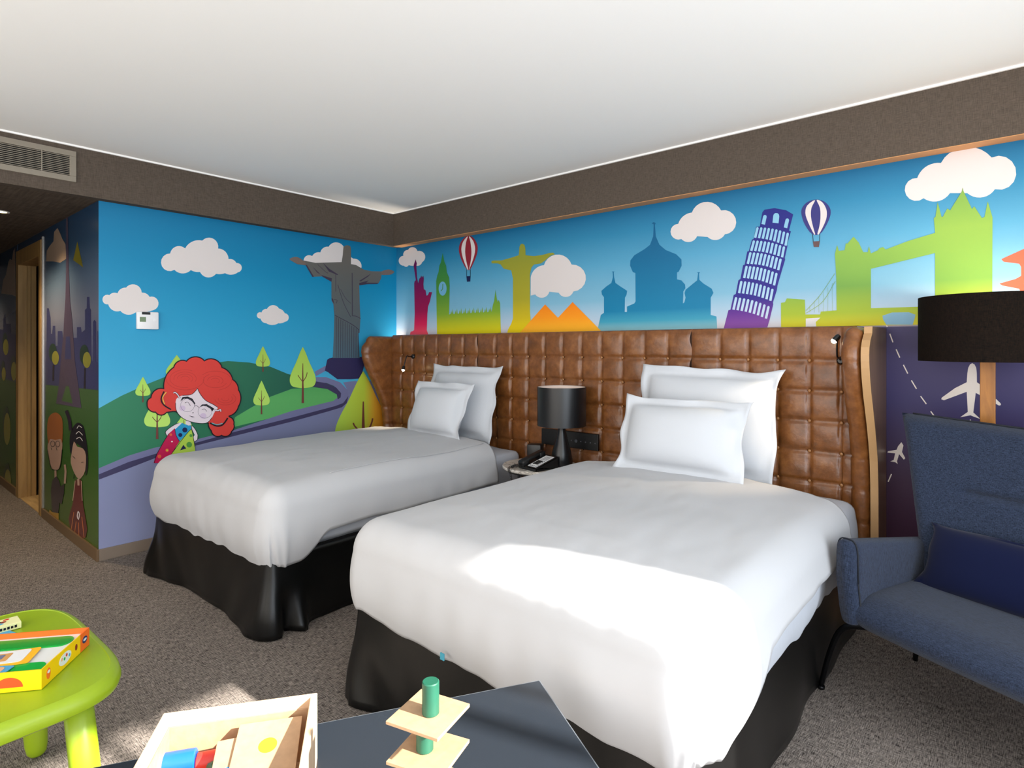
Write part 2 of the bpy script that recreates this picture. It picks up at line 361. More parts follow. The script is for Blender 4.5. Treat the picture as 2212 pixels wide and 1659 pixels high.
# --- statue with open arms
M_st = grad('print_stone', 'Z', [(1.3, '#4d6674'), (1.6, '#555f64'), (1.9, '#5c5f5f'), (2.2, '#66605a')]); M_hand = mat('print_stone_warm', '#71625c', .5, spec=.3); M_fold = mat('print_fold', '#3d3446', .5, spec=.3)
p = Print('printed_statue', 'A', *R4, layer=5)
p.put([(600, 1780), (630, 1640), (660, 1622), (700, 1612), (1090, 1605), (1110, 1680), (1060, 1880), (930, 1890), (760, 1890), (640, 1800)], mat('print_plinth', '#2c2850', .5, spec=.3))
p.put([(700, 1618), (712, 1400), (722, 1075), (710, 930), (685, 880), (685, 640), (570, 575), (440, 580), (360, 435), (250, 420), (180, 380), (145, 350), (235, 325), (320, 370), (480, 402), (815, 392), (830, 300), (838, 200), (860, 182), (890, 176), (925, 190), (935, 220), (935, 418), (1000, 430), (1100, 490), (1200, 510), (1330, 512), (1320, 600), (1285, 665), (1150, 672), (1040, 688), (1045, 900), (1055, 1110), (1045, 1300), (1030, 1300), (1045, 1618)], M_st)
p.poly([(1325, 515), (1380, 492), (1430, 488), (1485, 512), (1478, 532), (1440, 552), (1380, 556), (1325, 552)], M_hand, 4)
p.poly([(150, 352), (235, 325), (330, 378), (350, 425), (250, 415), (190, 385)], M_hand, 4)
for q in ([(350, 425), (372, 430), (460, 580), (440, 582)], [(555, 558), (690, 600), (685, 645), (570, 580)], [(575, 402), (660, 480), (765, 548), (765, 560), (650, 512)], [(440, 450), (540, 545), (560, 560), (500, 525)],
          [(1040, 632), (1190, 540), (1150, 580), (1060, 640)], [(1040, 660), (1160, 626), (1130, 655), (1285, 658), (1270, 673), (1150, 674), (1040, 690)], [(685, 850), (705, 865), (720, 930), (690, 885)]): p.put(q, M_fold)
for q, wd in (([(948, 530), (950, 800), (950, 1078)], 9), ([(738, 545), (738, 770)], 6), ([(765, 680), (800, 800), (850, 940), (930, 1095)], 6), ([(800, 740), (860, 850), (930, 920)], 5), ([(950, 1080), (1000, 1085), (1055, 1115)], 7), ([(725, 1072), (860, 1142), (970, 1205), (1035, 1260)], 8), ([(505, 420), (600, 510), (640, 535)], 5), ([(715, 870), (755, 880), (745, 920)], 6)): p.stroke(q, wd, M_fold, 3)
for i in range(11):
    x = 745+i*28; y = 1085+(x-730)*.58
    p.stroke([(x, y), (x-2, 1615)], 5, M_fold, 0)
p.build(wl)
# --- trees
M_leaf = grad('print_leaf', 'Z', [(.85, '#b4dd6a'), (1.1, '#a9d35c'), (1.45, '#9fb948')]); M_leaf2 = mat('print_leaf_light', '#c3dc72', .5, spec=.3); M_trunk = mat('print_trunk', '#6d3a34', .5, spec=.3)
def tree(cx, top, bot, hw, tb, cr=C4, m=None, layer=8, name='printed_tree'):
    p = Print(name, 'A', *cr, layer=layer); h = bot-top
    prof = [(0, 0), (.22, .15), (.5, .38), (.78, .58), (.95, .75), (.93, .88), (.68, .97), (0, 1)]
    half = [Vector((x, y)) for x, y in prof]; half = catmull(half, 4, False)
    pts = [(cx+hw*v.x, top+h*v.y) for v in half]+[(cx-hw*v.x, top+h*v.y) for v in reversed(half[1:-1])]
    p.put(pts, m or M_leaf); wd = max(4, hw*.09)
    p.put([(cx-wd*.25, top+h*.4), (cx+wd*.25, top+h*.4), (cx+wd, tb), (cx-wd, tb)], M_trunk)
    p.stroke([(cx, top+h*.85), (cx+hw*.25, top+h*.72), (cx+hw*.32, top+h*.62)], wd*.6, M_trunk, 2); p.stroke([(cx, top+h*.85), (cx-hw*.3, top+h*.72), (cx-hw*.34, top+h*.68)], wd*.6, M_trunk, 2)
    return p.build(wl)
for a in ((352, 305, 440, 55, 485), (590, 152, 300, 80, 300), (1195, 90, 235, 52, 270), (1475, 95, 385, 95, 490), (1185, 332, 507, 60, 568), (452, 430, 660, 95, 742), (640, 560, 680, 62, 690)): tree(*a)
tree(1900, 265, 800, 205, 900, m=grad('print_leaf_glow', 'Y', [(-.65, '#a9d050'), (-.28, '#b4c840'), (-.16, '#dca030'), (-.05, '#e08a20')]), layer=8)  # orange end: glow of the lamp behind the headboard put into the leaf colour
# --- red haired girl
M_hair = mat('print_red_hair', '#cf3d35', .5, spec=.3); M_hair2 = mat('print_red_hair_line', '#b8352e', .5, spec=.3); M_skin = mat('print_pale_skin', '#dcd0d8', .5, spec=.3)
p = Print('printed_girl', 'A', *G, layer=12)
M_blue_ = mat('print_blue', '#2591c0', .5, spec=.3); M_mag = mat('print_magenta', '#b9134b', .5, spec=.3); M_yg = mat('print_yellow_green', '#a9c94a', .5, spec=.3); M_navy = mat('print_navy', '#141a48', .5, spec=.3); M_gr = mat('print_green', '#4f9440', .5, spec=.3); M_or = mat('print_orange', '#d8603c', .5, spec=.3)
p.put([(590, 1060), (640, 1055), (560, 1140), (440, 1230), (415, 1258), (388, 1200), (430, 1150), (520, 1090)], M_skin)
p.poly([(780, 1095), (830, 1150), (872, 1240), (865, 1310), (820, 1340), (800, 1280), (828, 1240), (790, 1160)], M_skin)
p.put([(530, 1140), (550, 1250), (600, 1335), (480, 1520), (380, 1659), (215, 1659), (225, 1620), (260, 1530), (370, 1330), (440, 1220)], M_mag)
p.put([(775, 1140), (800, 1250), (830, 1420), (840, 1659), (380, 1659), (480, 1530), (600, 1340)], M_yg)
p.put([(640, 1060), (700, 1088), (770, 1098), (775, 1150), (690, 1240), (600, 1338), (550, 1240), (530, 1160)], M_blue_)
for c, r, m in (((680, 1165), 38, M_navy), ((612, 1240), 30, M_navy), ((745, 1385), 42, M_gr), ((770, 1250), 22, M_gr), ((487, 1338), 12, M_pw), ((415, 1468), 26, M_or), ((415, 1468), 11, M_yg), ((300, 1560), 28, M_or), ((470, 1235), 20, M_or)): p.circ(c, r, m)
p.put([(655, 1388), (700, 1440), (608, 1470)], M_navy)
p.put([(690, 1025), (760, 1035), (772, 1090), (735, 1100), (690, 1080)], M_skin)
for q in ([(530, 1150), (550, 1250), (600, 1335)], [(775, 1150), (690, 1240), (480, 1520)], [(590, 1060), (520, 1090), (430, 1150), (388, 1200), (415, 1258)], [(440, 1220), (370, 1330), (260, 1530), (222, 1659)], [(775, 1100), (800, 1250), (830, 1420)], [(780, 1095), (830, 1150), (872, 1240), (865, 1310), (820, 1340)]): p.stroke(q, 7, M_ink, 3)
bunL = scallop([(500, 880, 0), (400, 895, .55), (245, 890, .5), (125, 775, .4), (180, 690, .5), (372, 560, 0), (420, 700, 0)])
bunR = scallop([(1320, 975, .5), (1400, 1080, .35), (1370, 1180, .55), (1225, 1235, .6), (1080, 1170, .2), (1035, 1070, 0), (1150, 1000, 0)])
hair = scallop([(540, 880, 0), (500, 880, .3), (372, 545, .28), (520, 235, .5), (705, 150, .5), (968, 145, .55), (1225, 240, .28), (1385, 420, .28), (1470, 570, .3), (1470, 810, .3), (1330, 950, .3), (1240, 1085, .3), (1040, 1060, 0), (800, 1000, 0)])
for q in (bunL, bunR, hair): p.stroke([tuple(v) for v in q], 34, M_ink, 0, closed=True)
for q in (bunL, bunR, hair): p.put(q, M_hair)
for c, rs in (((680, 400), (60, 110, 160, 215, 270)), ((1130, 430), (60, 110, 170, 230)), ((1280, 700), (50, 100, 150))):
    for r in rs: p.stroke([(c[0]+r*1.05*math.cos(a), c[1]+r*.62*math.sin(a)) for a in [x*PI/9+r for x in range(12)]], 7, M_hair2, 2)
p.poly([(865, 545), (900, 620), (980, 720), (1100, 785), (1170, 830), (1120, 900), (1080, 980), (1020, 1050), (930, 1068), (800, 1050), (680, 1010), (590, 940), (545, 860), (538, 760), (560, 690), (640, 650), (760, 640), (820, 600)], M_skin, 3)
p.stroke([(865, 545), (820, 600), (760, 640), (640, 650)], 8, M_ink, 3); p.stroke([(865, 545), (900, 620), (980, 720), (1100, 785), (1170, 830)], 8, M_ink, 3)
p.stroke([(538, 760), (545, 860), (590, 940), (680, 1010), (800, 1050), (930, 1068), (1020, 1050), (1080, 980)], 8, M_ink, 3)
M_chk = mat('print_cheek', '#cdb9d2', .5, spec=.3); p.circ((640, 840), 46, M_chk, 40); p.circ((950, 955), 48, M_chk, 42)
p.put([(608, 740), (640, 675), (720, 666), (790, 700), (832, 770), (822, 788), (780, 735), (720, 700), (660, 698)], M_ink)
p.put([(895, 825), (930, 785), (1000, 778), (1060, 812), (1115, 848), (1080, 892), (1060, 850), (1000, 812), (950, 805)], M_ink)
M_gl = mat('print_grey_line', '#5c5868', .5, spec=.3)
for c in ((715, 795), (975, 890)): p.stroke([(c[0]+102*math.cos(a*PI/8), c[1]+98*math.sin(a*PI/8)) for a in range(16)], 4, M_gl, 2, True)
for q in ([(675, 762), (720, 750), (758, 805)], [(928, 860), (970, 850), (1002, 888)], [(815, 810), (850, 800), (890, 835)], [(785, 905), (800, 912), (805, 900)]): p.stroke(q, 6, M_ink, 3)
p.poly([(735, 948), (780, 960), (825, 970), (785, 976)], M_ink)
for q in ([(505, 615), (530, 605), (565, 635), (600, 690)], [(1110, 870), (1170, 875), (1205, 860), (1210, 890)]): p.stroke(q, 26, M_ink, 3); p.stroke(q, 15, M_skin, 3)
p.stroke([(365, 590), (320, 700), (360, 790), (470, 860)], 20, M_ink, 3); p.stroke([(398, 600), (345, 680), (372, 780)], 13, mat('print_hair_tie_yellow', '#e0c050', .5), 3)
p.stroke([(1050, 1060), (1150, 1105), (1240, 1085), (1315, 985)], 22, M_ink, 3); p.stroke([(1075, 1058), (1150, 1085), (1235, 1065)], 12, mat('print_hair_tie_teal', '#5fb0b8', .5), 3)
p.build(wl)

# --- back wall skyline
ZM = 1.487
def bprint(name, polys, m, cr, layer=2, smooth=0):
    p = Print(name, 'B', *cr, layer=layer)
    for q in polys: p.poly(q, m, smooth, ZM)
    return p
M_lib = grad('print_liberty', 'Z', [(1.487, '#ff5566'), (1.58, '#e01c52'), (1.7, '#a00848'), (2.0, '#641050')])  # bright red foot: print plus uplight glow put into the colour
bprint('printed_liberty_statue', [[(180, 1110), (188, 1052), (205, 1048), (217, 1040), (222, 900), (220, 780), (218, 640), (222, 620), (232, 615), (213, 490), (218, 470), (230, 435), (240, 470), (236, 500), (242, 590), (252, 640), (262, 600), (272, 590), (278, 572), (284, 590), (296, 575), (300, 600), (296, 650), (300, 690), (315, 700), (322, 745), (335, 740), (345, 715), (370, 715), (350, 800), (335, 840), (330, 900), (325, 1040), (338, 1110)]], M_lib, C5, 4).build(wb)
par = []
for i in range(10): x = 520+i*36; par += [(x, 905-i*2), (x+8, 900-i*2), (x+14, 872-i*2), (x+20, 902-i*2), (x+26, 855-i*2), (x+32, 900-i*2)]
M_ben = grad('print_green_skyline', 'Z', [(1.487, '#e8d60c'), (1.56, '#c4c41c'), (1.66, '#82a62c'), (1.85, '#4a8a32'), (2.1, '#2f7a3c')])  # green print; the yellow foot also carries painted glow from below
p = bprint('printed_clock_tower', [[(412, 1110), (405, 620), (415, 570), (425, 545), (432, 490), (445, 460), (460, 380), (475, 455), (490, 490), (495, 545), (515, 590), (520, 660), (515, 905)]+par+[(878, 880), (890, 820), (900, 790), (911, 695), (920, 760), (930, 800), (938, 780), (950, 810), (957, 1110)]], M_ben, C5, 3)
p.circ((460, 685), 34, mat('print_clock_face', '#6aa8cc', .5), 60); p.stroke([(462, 645), (460, 690), (445, 705)], 6, M_ben, 0); p.build(wb)
M_ol = grad('print_olive_statue', 'Z', [(1.487, '#f2d400'), (1.6, '#d0b818'), (1.75, '#a8a028'), (2.1, '#8c9030')])  # olive print turning yellow low down, with lamp glow painted in
bprint('printed_olive_statue', [[(1010, 1110), (1020, 1030), (1045, 985), (1060, 940), (1060, 600), (1045, 530), (980, 515), (955, 480), (930, 470), (878, 470), (876, 450), (900, 445), (960, 445), (1050, 420), (1110, 400), (1115, 330), (1125, 308), (1140, 302), (1158, 312), (1166, 340), (1168, 400), (1240, 408), (1310, 398), (1370, 382), (1400, 378), (1418, 392), (1380, 405), (1340, 440), (1300, 470), (1240, 480), (1218, 505), (1205, 560), (1205, 880), (1210, 940), (1215, 1110)]], M_ol, C5, 3).build(wb)
M_pyr = grad('print_pyramid', 'Z', [(1.487, '#ffb92a'), (1.6, '#f79618'), (1.75, '#ea6f06')])
bprint('printed_pyramid', [[(1120, 1090), (1335, 820), (1560, 1090)]], M_pyr, C5, 5).build(wb)
bprint('printed_pyramid', [[(1330, 1080), (1570, 800), (1815, 1080)]], M_pyr, C5, 7).build(wb)
for cr, cs in ((C5, [(1212, 590, .35), (1325, 485, .75), (1560, 480, 1.0), (1575, 710, .67), (1450, 720, 0), (1370, 712, .65), (1250, 735, 0), (1212, 745, 0)]),
               (C5, [(130, 490, 1.0), (125, 405, .5), (165, 355, .7), (245, 365, .9), (285, 460, .4), (235, 490, .1), (170, 485, .6)]),
               (C6, [(850, 515, 1.2), (820, 370, .3), (950, 262, .66), (1230, 242, 1.1), (1265, 470, .5), (1100, 495, 0), (1000, 488, .55)]),
               (C7, [(1245, 535, 1.5), (1195, 378, .35), (1380, 260, .53), (1775, 218, 1.45), (1800, 465, .45), (1585, 495, 0), (1450, 495, .42)])):
    p = Print('printed_cloud', 'B', *cr, layer=3 if cr is not C7 else 1); p.put(scallop(cs), M_cloud); p.build(wb)
M_dome = grad('print_blue_domes', 'Z', [(1.487, '#8fc0c8'), (1.55, '#3d9cb8'), (1.62, '#0c7aa4'), (2.1, '#045a86')])
bprint('printed_domes', [[(45, 1400), (80, 1240), (110, 1220), (110, 1070), (90, 1045), (85, 1010), (130, 970), (180, 935), (195, 880), (194, 835), (185, 825), (210, 825), (203, 835), (207, 880), (220, 935), (270, 970), (332, 1010), (325, 1050), (310, 1075), (308, 1212), (330, 1212), (330, 1160), (400, 1130), (412, 1110), (410, 840), (385, 830), (360, 770), (362, 720), (400, 670), (500, 610), (550, 570), (580, 490), (585, 375), (565, 365), (585, 352), (605, 362), (597, 380), (605, 490), (640, 570), (700, 620), (800, 660), (850, 710), (852, 770), (825, 825), (808, 835), (808, 900), (850, 910), (885, 950), (888, 985), (868, 1015), (865, 1130), (878, 1120), (890, 1075), (880, 1030), (890, 1000), (950, 950), (1000, 910), (1010, 840), (998, 832), (1028, 832), (1018, 845), (1022, 905), (1060, 940), (1140, 990), (1156, 1030), (1130, 1075), (1130, 1240), (1185, 1255), (1192, 1400)]], M_dome, C6, 2).build(wb)
M_pisa = grad('print_leaning_tower', 'Z', [(1.487, '#8a4aa0'), (1.58, '#5e2c8c'), (1.66, '#2c2484'), (2.2, '#1c2278')])
p = bprint('printed_leaning_tower', [[(1255, 1400), (1300, 1195), (1320, 1190), (1350, 1050), (1370, 1040), (1395, 910), (1415, 895), (1440, 765), (1455, 760), (1480, 635), (1495, 630), (1525, 520), (1540, 515), (1565, 400), (1600, 395), (1625, 260), (1645, 235), (1740, 220), (1850, 240), (1918, 280), (1878, 435), (1897, 442), (1858, 572), (1864, 580), (1838, 695), (1842, 710), (1803, 840), (1768, 960), (1763, 1000), (1725, 1120), (1728, 1140), (1692, 1290), (1670, 1400)]], M_pisa, C6, 4)
M_win = grad('print_tower_window', 'Z', [(1.5, '#c8d4e4'), (1.7, '#a4c8dc'), (2.2, '#7ab4d0')])
d0 = p.d
def slot(bl, tl, wd):
    bl, tl = Vector(bl), Vector(tl); up = tl-bl; L = up.length; up.normalize(); sd_ = Vector((up.y, -up.x)); sd_ = -sd_ if sd_.x < 0 else sd_
    hw = wd/2; top = tl-up*hw
    pts = [bl-sd_*hw]+[top-sd_*hw*math.cos(k*PI/5)+up*hw*math.sin(k*PI/5) for k in range(6)]+[bl+sd_*hw]
    p.d = d0; p.put(pts, M_win)
slot((1632, 375), (1652, 285), 34); slot((1750, 362), (1760, 266), 58); slot((1845, 408), (1866, 318), 34)
for (tl, tr, bl, br) in (((1580, 402), (1868, 455), (1555, 503), (1845, 578)), ((1545, 528), (1832, 585), (1518, 628), (1812, 690)), ((1512, 640), (1800, 702), (1485, 752), (1775, 812)), ((1475, 770), (1760, 838), (1450, 888), (1735, 958)), ((1425, 915), (1722, 990), (1402, 1032), (1700, 1105)), ((1375, 1070), (1685, 1155), (1348, 1190), (1658, 1275))):
    for k in range(9):
        t = k/8; sag = -14*math.sin(PI*t)
        a = Vector(tl).lerp(Vector(tr), t)+Vector((0, sag)); b_ = Vector(bl).lerp(Vector(br), t)+Vector((0, sag))
        slot(b_, a, 23)
p.d = d0+.0003; p.build(wb)
def balloon(cr, env, s1, s2, bask, strs, c1, c2):
    p = Print('printed_balloon', 'B', *cr, layer=3); p.poly(env, c1, 3); p.poly(s1, M_cloud, 3); p.poly(s2, M_cloud, 3); p.poly(bask, c2)
    for q in strs: p.stroke(q, 4, M_ink, 0)
    p.build(wb)
balloon(C5, [(665, 518), (625, 450), (600, 370), (605, 310), (640, 255), (680, 235), (722, 252), (755, 310), (757, 370), (735, 440), (695, 520)], [(668, 515), (635, 430), (620, 350), (635, 285), (675, 238), (660, 290), (652, 370), (662, 450), (678, 518)], [(690, 515), (722, 430), (738, 350), (722, 280), (685, 238), (698, 290), (706, 370), (700, 450), (686, 518)], [(663, 580), (699, 578), (696, 625), (668, 627)], [[(665, 522), (665, 580)], [(697, 522), (697, 580)]], mat('print_dark_red', '#8a1628', .5), M_navy)
balloon(C7, [(378, 815), (320, 740), (294, 660), (300, 610), (340, 565), (405, 545), (470, 560), (515, 610), (520, 665), (490, 740), (440, 812)], [(390, 812), (345, 720), (324, 650), (340, 590), (400, 549), (372, 610), (368, 680), (385, 760), (400, 813)], [(418, 812), (432, 760), (442, 690), (438, 610), (412, 549), (455, 565), (487, 620), (490, 680), (470, 740), (432, 812)], [(383, 872), (438, 868), (430, 915), (390, 915)], [[(380, 815), (386, 872)], [(438, 812), (434, 870)]], mat('print_indigo', '#262672', .5), mat('print_basket', '#5a3f40', .5))
M_brg = grad('print_bridge', 'Z', [(1.487, '#d8cc1c'), (1.56, '#a4b82c'), (1.7, '#6f9e42'), (1.95, '#86ac46'), (2.2, '#729e48')])
p = bprint('printed_bridge', [[(135, 1560), (135, 1350), (165, 1345), (180, 1315), (320, 1325), (325, 1440), (440, 1440), (445, 1418), (568, 1408), (565, 1150), (555, 970), (572, 900), (585, 945), (630, 940), (640, 885), (650, 890), (700, 835), (740, 880), (775, 955), (810, 955), (820, 910), (835, 965), (835, 1392), (1780, 1362), (1780, 1560)],
    [(835, 965), (890, 940), (900, 925), (930, 915), (950, 935), (1120, 870), (1335, 805), (1335, 962), (835, 1085)],
    [(1335, 1376), (1335, 805), (1325, 690), (1338, 680), (1355, 565), (1385, 680), (1395, 680), (1430, 615), (1452, 630), (1545, 480), (1550, 452), (1556, 480), (1622, 620), (1640, 598), (1700, 690), (1720, 680), (1745, 560), (1782, 685), (1780, 1362)]], M_brg, C7, 4)
p.d += .0004; p.poly([(328, 1472), (442, 1465), (405, 1500), (410, 1560), (328, 1560)], mat('print_pale_gap', '#e2dcd8', .5), 0, ZM)
p.poly([(925, 1450), (1000, 1425), (1130, 1423), (1182, 1442), (1175, 1475), (1160, 1520), (955, 1520), (930, 1480)], mat('print_water', '#7fb0cc', .5), 0, ZM)
for q in ([(330, 1410), (440, 1290), (555, 1120)], [(330, 1430), (460, 1340), (558, 1180)]): p.stroke(q, 3, M_brg)
for i in range(6): x = 360+i*35; p.stroke([(x, 1400-(x-330)*1.0), (x, 1425)], 1.5, M_brg, 0)
p.build(wb)
M_pag = mat('print_pagoda', '#e2583a', .5)
bprint('printed_pagoda', [[(2100, 880), (2027, 930), (1960, 960), (1850, 1010), (1870, 1030), (1990, 1045), (2005, 1070), (2005, 1140), (1960, 1165), (1835, 1200), (1860, 1215), (1990, 1240), (2015, 1300), (2020, 1560), (2250, 1560), (2250, 880)]], M_pag, C7, 3).build(wb)
M_line = mat('print_cream', '#e8ddd4', .5)
p = Print('printed_dashed_route', 'B', *C8, layer=1)
for a, b_ in (((868, 130), (890, 190)), ((912, 238), (937, 295)), ((962, 345), (992, 405)), ((1017, 452), (1052, 510)), ((1080, 560), (1120, 615)), ((1150, 665), (1193, 723)), ((1225, 770), (1270, 830)), ((846, 72), (851, 84)), ((880, 1097), (857, 1150)), ((1423, 722), (1423, 775)), ((1423, 800), (1423, 850))): p.stroke([a, b_], 8, M_line, 0)
p.build(wb)
p = Print('printed_aeroplane', 'B', *L9, layer=1)
p.poly([(612, 805), (590, 818), (574, 850), (566, 900), (560, 985), (450, 1040), (325, 1130), (320, 1145), (345, 1155), (560, 1075), (570, 1265), (498, 1315), (595, 1297), (692, 1334), (622, 1270), (645, 1085), (865, 1205), (882, 1200), (880, 1185), (720, 1030), (656, 985), (655, 900), (650, 850), (634, 818)], M_line); p.build(wb)
p = Print('printed_aeroplane', 'B', *C8, layer=1)
p.poly([(948, 878), (925, 905), (915, 930), (855, 940), (852, 950), (905, 955), (895, 1000), (872, 1010), (905, 1015), (922, 1028), (918, 1008), (932, 960), (965, 998), (975, 988), (952, 945), (962, 900)], M_line); p.build(wb)

# --- hallway mural
def hmat(n, c): return mat(n, c, .25, spec=.6)
p = Print('printed_city', 'H', *HH, layer=1)
p.put([(345, 1470), (350, 850), (365, 850), (378, 920), (380, 1040), (390, 1040), (395, 980), (412, 980), (415, 1130), (430, 1130), (432, 1020), (465, 1020), (470, 1070), (575, 1070), (575, 990), (605, 990), (610, 1030), (635, 1010), (635, 860), (648, 850), (650, 765), (668, 765), (672, 850), (680, 860), (683, 1250), (695, 1250), (695, 950), (706, 935), (718, 950), (720, 1250), (728, 1250), (728, 1020), (745, 1020), (745, 1480)], hmat('hall_city', '#3c4068'))
p.put([(340, 1420), (745, 1462), (745, 2800), (340, 2500)], grad('hall_ground', 'Z', [(0, '#3a5a10'), (.7, '#2f5a22'), (1.05, '#46643c')], .25, .6))
p.build(wh)
p = Print('printed_iron_tower', 'H', *HH, layer=3)
p.put([(495, 165), (508, 165), (515, 560), (525, 800), (540, 930), (545, 1000), (560, 1240), (570, 1310), (610, 1595), (420, 1560), (440, 1430), (455, 1250), (475, 1050), (480, 930), (490, 780), (495, 560)], hmat('hall_tower', '#50465a'))
p.poly([(495, 1430), (515, 1430), (545, 1560), (462, 1540)], MC['hall_ground']); p.poly([(495, 1060), (525, 1060), (535, 1230), (485, 1230)], MC['hall_city']); p.build(wh)
p = Print('printed_cloud', 'H', *HH, layer=2); p.put([(345, 500), (350, 420), (375, 380), (400, 350), (405, 280), (430, 250), (450, 290), (465, 330), (490, 370), (497, 480), (450, 510), (400, 500)], hmat('hall_cloud', '#a8917e')); p.build(wh)
p = Print('printed_paper_plane', 'H', *HH, layer=2); p.poly([(578, 350), (622, 545), (548, 490)], hmat('hall_olive', '#7d7428')); p.build(wh)
for cx, cy, rx, ry, tb in ((415, 1220, 26, 52, 1390), (650, 1235, 30, 60, 1450)):
    p = Print('printed_tree', 'H', *HH, layer=2); p.circ((cx-20, cy-40), rx+4, hmat('hall_dark_leaf', '#2a4038'), ry+15); p.circ((cx, cy), rx, hmat('hall_yellow_leaf', '#8c8a3c'), ry)
    p.put([(cx-20, cy+ry), (cx-8, cy+ry), (cx-10, tb), (cx-24, tb)], hmat('hall_trunk', '#2c2a34')); p.build(wh)
M_hs = hmat('hall_skin', '#b08e7c')
p = Print('printed_boy', 'H', *KK, layer=5)
p.poly([(90, 420), (210, 430), (222, 540), (205, 700), (175, 757), (110, 740), (85, 640), (66, 540)], M_hs, 3)
p.poly([(62, 330), (80, 200), (150, 150), (210, 195), (228, 280), (222, 470), (205, 430), (150, 440), (95, 430), (75, 480)], hmat('hall_ginger', '#9a5a2c'), 3)
p.put([(140, 750), (160, 752), (165, 840), (140, 840)], M_hs)
p.put([(140, 840), (160, 822), (190, 870), (205, 930), (245, 900), (240, 1000), (215, 1122), (193, 1100), (180, 1212), (118, 1200), (100, 1000), (115, 870)], hmat('hall_dark_coat', '#21182c'))
p.put([(115, 1200), (185, 1212), (185, 1335), (62, 1270), (90, 1170)], hmat('hall_mustard', '#a87e22'))
p.stroke([(250, 700), (258, 770), (250, 900)], 22, M_hs, 0)
for c in ((122, 480), (175, 482)): p.stroke([(c[0]+22*math.cos(a*PI/6), c[1]+30*math.sin(a*PI/6)) for a in range(12)], 4, M_ink, 2, True)
for q in ([(105, 520), (112, 545)], [(160, 520), (168, 550)], [(66, 540), (85, 640), (110, 740), (175, 757), (205, 700), (222, 540)]): p.stroke(q, 5, M_ink, 2)
p.build(wh)
p = Print('printed_dark_haired_girl', 'H', *KK, layer=5)
p.poly([(305, 560), (300, 400), (340, 300), (385, 258), (440, 290), (465, 380), (490, 560), (492, 740), (465, 820), (475, 600), (430, 520), (345, 470), (322, 580)], hmat('hall_black_hair', '#151522'), 2)
p.poly([(345, 455), (380, 510), (440, 530), (472, 600), (465, 760), (430, 830), (395, 852), (350, 790), (312, 680), (320, 590)], M_hs, 2)
p.put([(365, 860), (420, 860), (440, 1100), (487, 1380), (470, 1470), (400, 1492), (310, 1390), (288, 1270), (340, 1080)], hmat('hall_maroon', '#5c121c'))
for q in ([(345, 1200), (315, 1400)], [(370, 1300), (350, 1440)], [(395, 1310), (400, 1480)], [(430, 1250), (455, 1470)]): p.stroke(q, 7, hmat('hall_dress_line', '#b06a3c'), 0)
p.stroke([(360, 870), (335, 1080)], 8, M_hs, 0); p.stroke([(425, 870), (435, 1080)], 8, M_hs, 0); p.put([(380, 850), (405, 850), (405, 920), (385, 920)], M_hs)
p.stroke([(392, 1190), (405, 1220), (395, 1280), (382, 1240), (392, 1190)], 8, M_pw, 2)
p.stroke([(265, 130), (300, 230), (310, 340)], 34, hmat('hall_feather', '#241a30'), 3)
for q in ([(335, 610), (358, 635)], [(425, 680), (448, 672)], [(345, 850), (350, 790)], [(380, 320), (400, 290), (430, 310)], [(370, 380), (400, 350), (440, 390)], [(375, 430), (410, 410), (440, 450)]): p.stroke(q, 5, M_pw if q[0][1] in (320, 380, 430) else M_ink, 2)
p.build(wh)
p = Print('printed_cloud', 'H', *HH, layer=2); p.put([(10, 740), (25, 640), (45, 600), (65, 500), (75, 480), (90, 490), (100, 420), (112, 400), (118, 760), (90, 750)], MC['hall_cloud']); p.build(wh2)
p = Print('printed_park', 'H', *HH, layer=2); p.put([(-60, 1350), (118, 1400), (118, 3000), (-60, 3000)], MC['hall_ground'])
p.put([(-60, 1000), (25, 1010), (27, 930), (38, 890), (45, 965), (80, 965), (82, 1040), (118, 1040), (118, 1400), (-60, 1350)], MC['hall_city'])
for cx, cy, rx, ry in ((45, 1140, 20, 60), (105, 1320, 20, 70), (30, 1340, 15, 50), (55, 1750, 25, 120), (60, 2150, 25, 100)): p.circ((cx-5, cy-30), rx, MC['hall_dark_leaf'], ry+20); p.circ((cx, cy), rx, MC['hall_yellow_leaf'], ry)
p.build(wh2)
#PART2
# ------------------------------------------------------------------ air grille on the left band
y1 = onX(164, 328, 0).y; y0 = y1-1.02; z0, z1 = 2.392, 2.581
gr = thing('air_grille', 'metal air conditioning grille with thin horizontal slats in the brown band', 'air vent', (0, (y0+y1)/2, z0))
bm = B(); fb = .034
box(bm, -.002, .012, y0, y1, z1-fb, z1, .002); box(bm, -.002, .012, y0, y1, z0, z0+fb, .002); box(bm, -.002, .012, y1-fb, y1, z0+fb, z1-fb, .002); box(bm, -.002, .012, y0, y0+fb, z0+fb, z1-fb, .002)
M_gril = mat('grille_metal', '#857c6e', .5)
obj('frame', bm, M_gril, gr)
obj('dark_backing', box(B(), .0005, .002, y0+fb, y1-fb, z0+fb, z1-fb), mat('duct_dark', '#060505', .9), gr)
n = 11
me0 = None
for i in range(n):
    z = z0+fb+(i+.5)*(z1-z0-2*fb)/n
    if me0 is None:
        s0 = obj('slat', box(B(), .003, .011, y0+fb, y1-fb, z-.0018, z+.0018), M_gril, gr); me0 = s0
    else:
        c = s0.copy(); COL.objects.link(c); c.location.z = s0.location.z+i*(z1-z0-2*fb)/n
for k in range(4): yy = y1-.17-k*.22; obj('mullion', box(B(), .011, .0125, yy-.003, yy+.003, z0+fb, z1-fb), M_gril, gr)
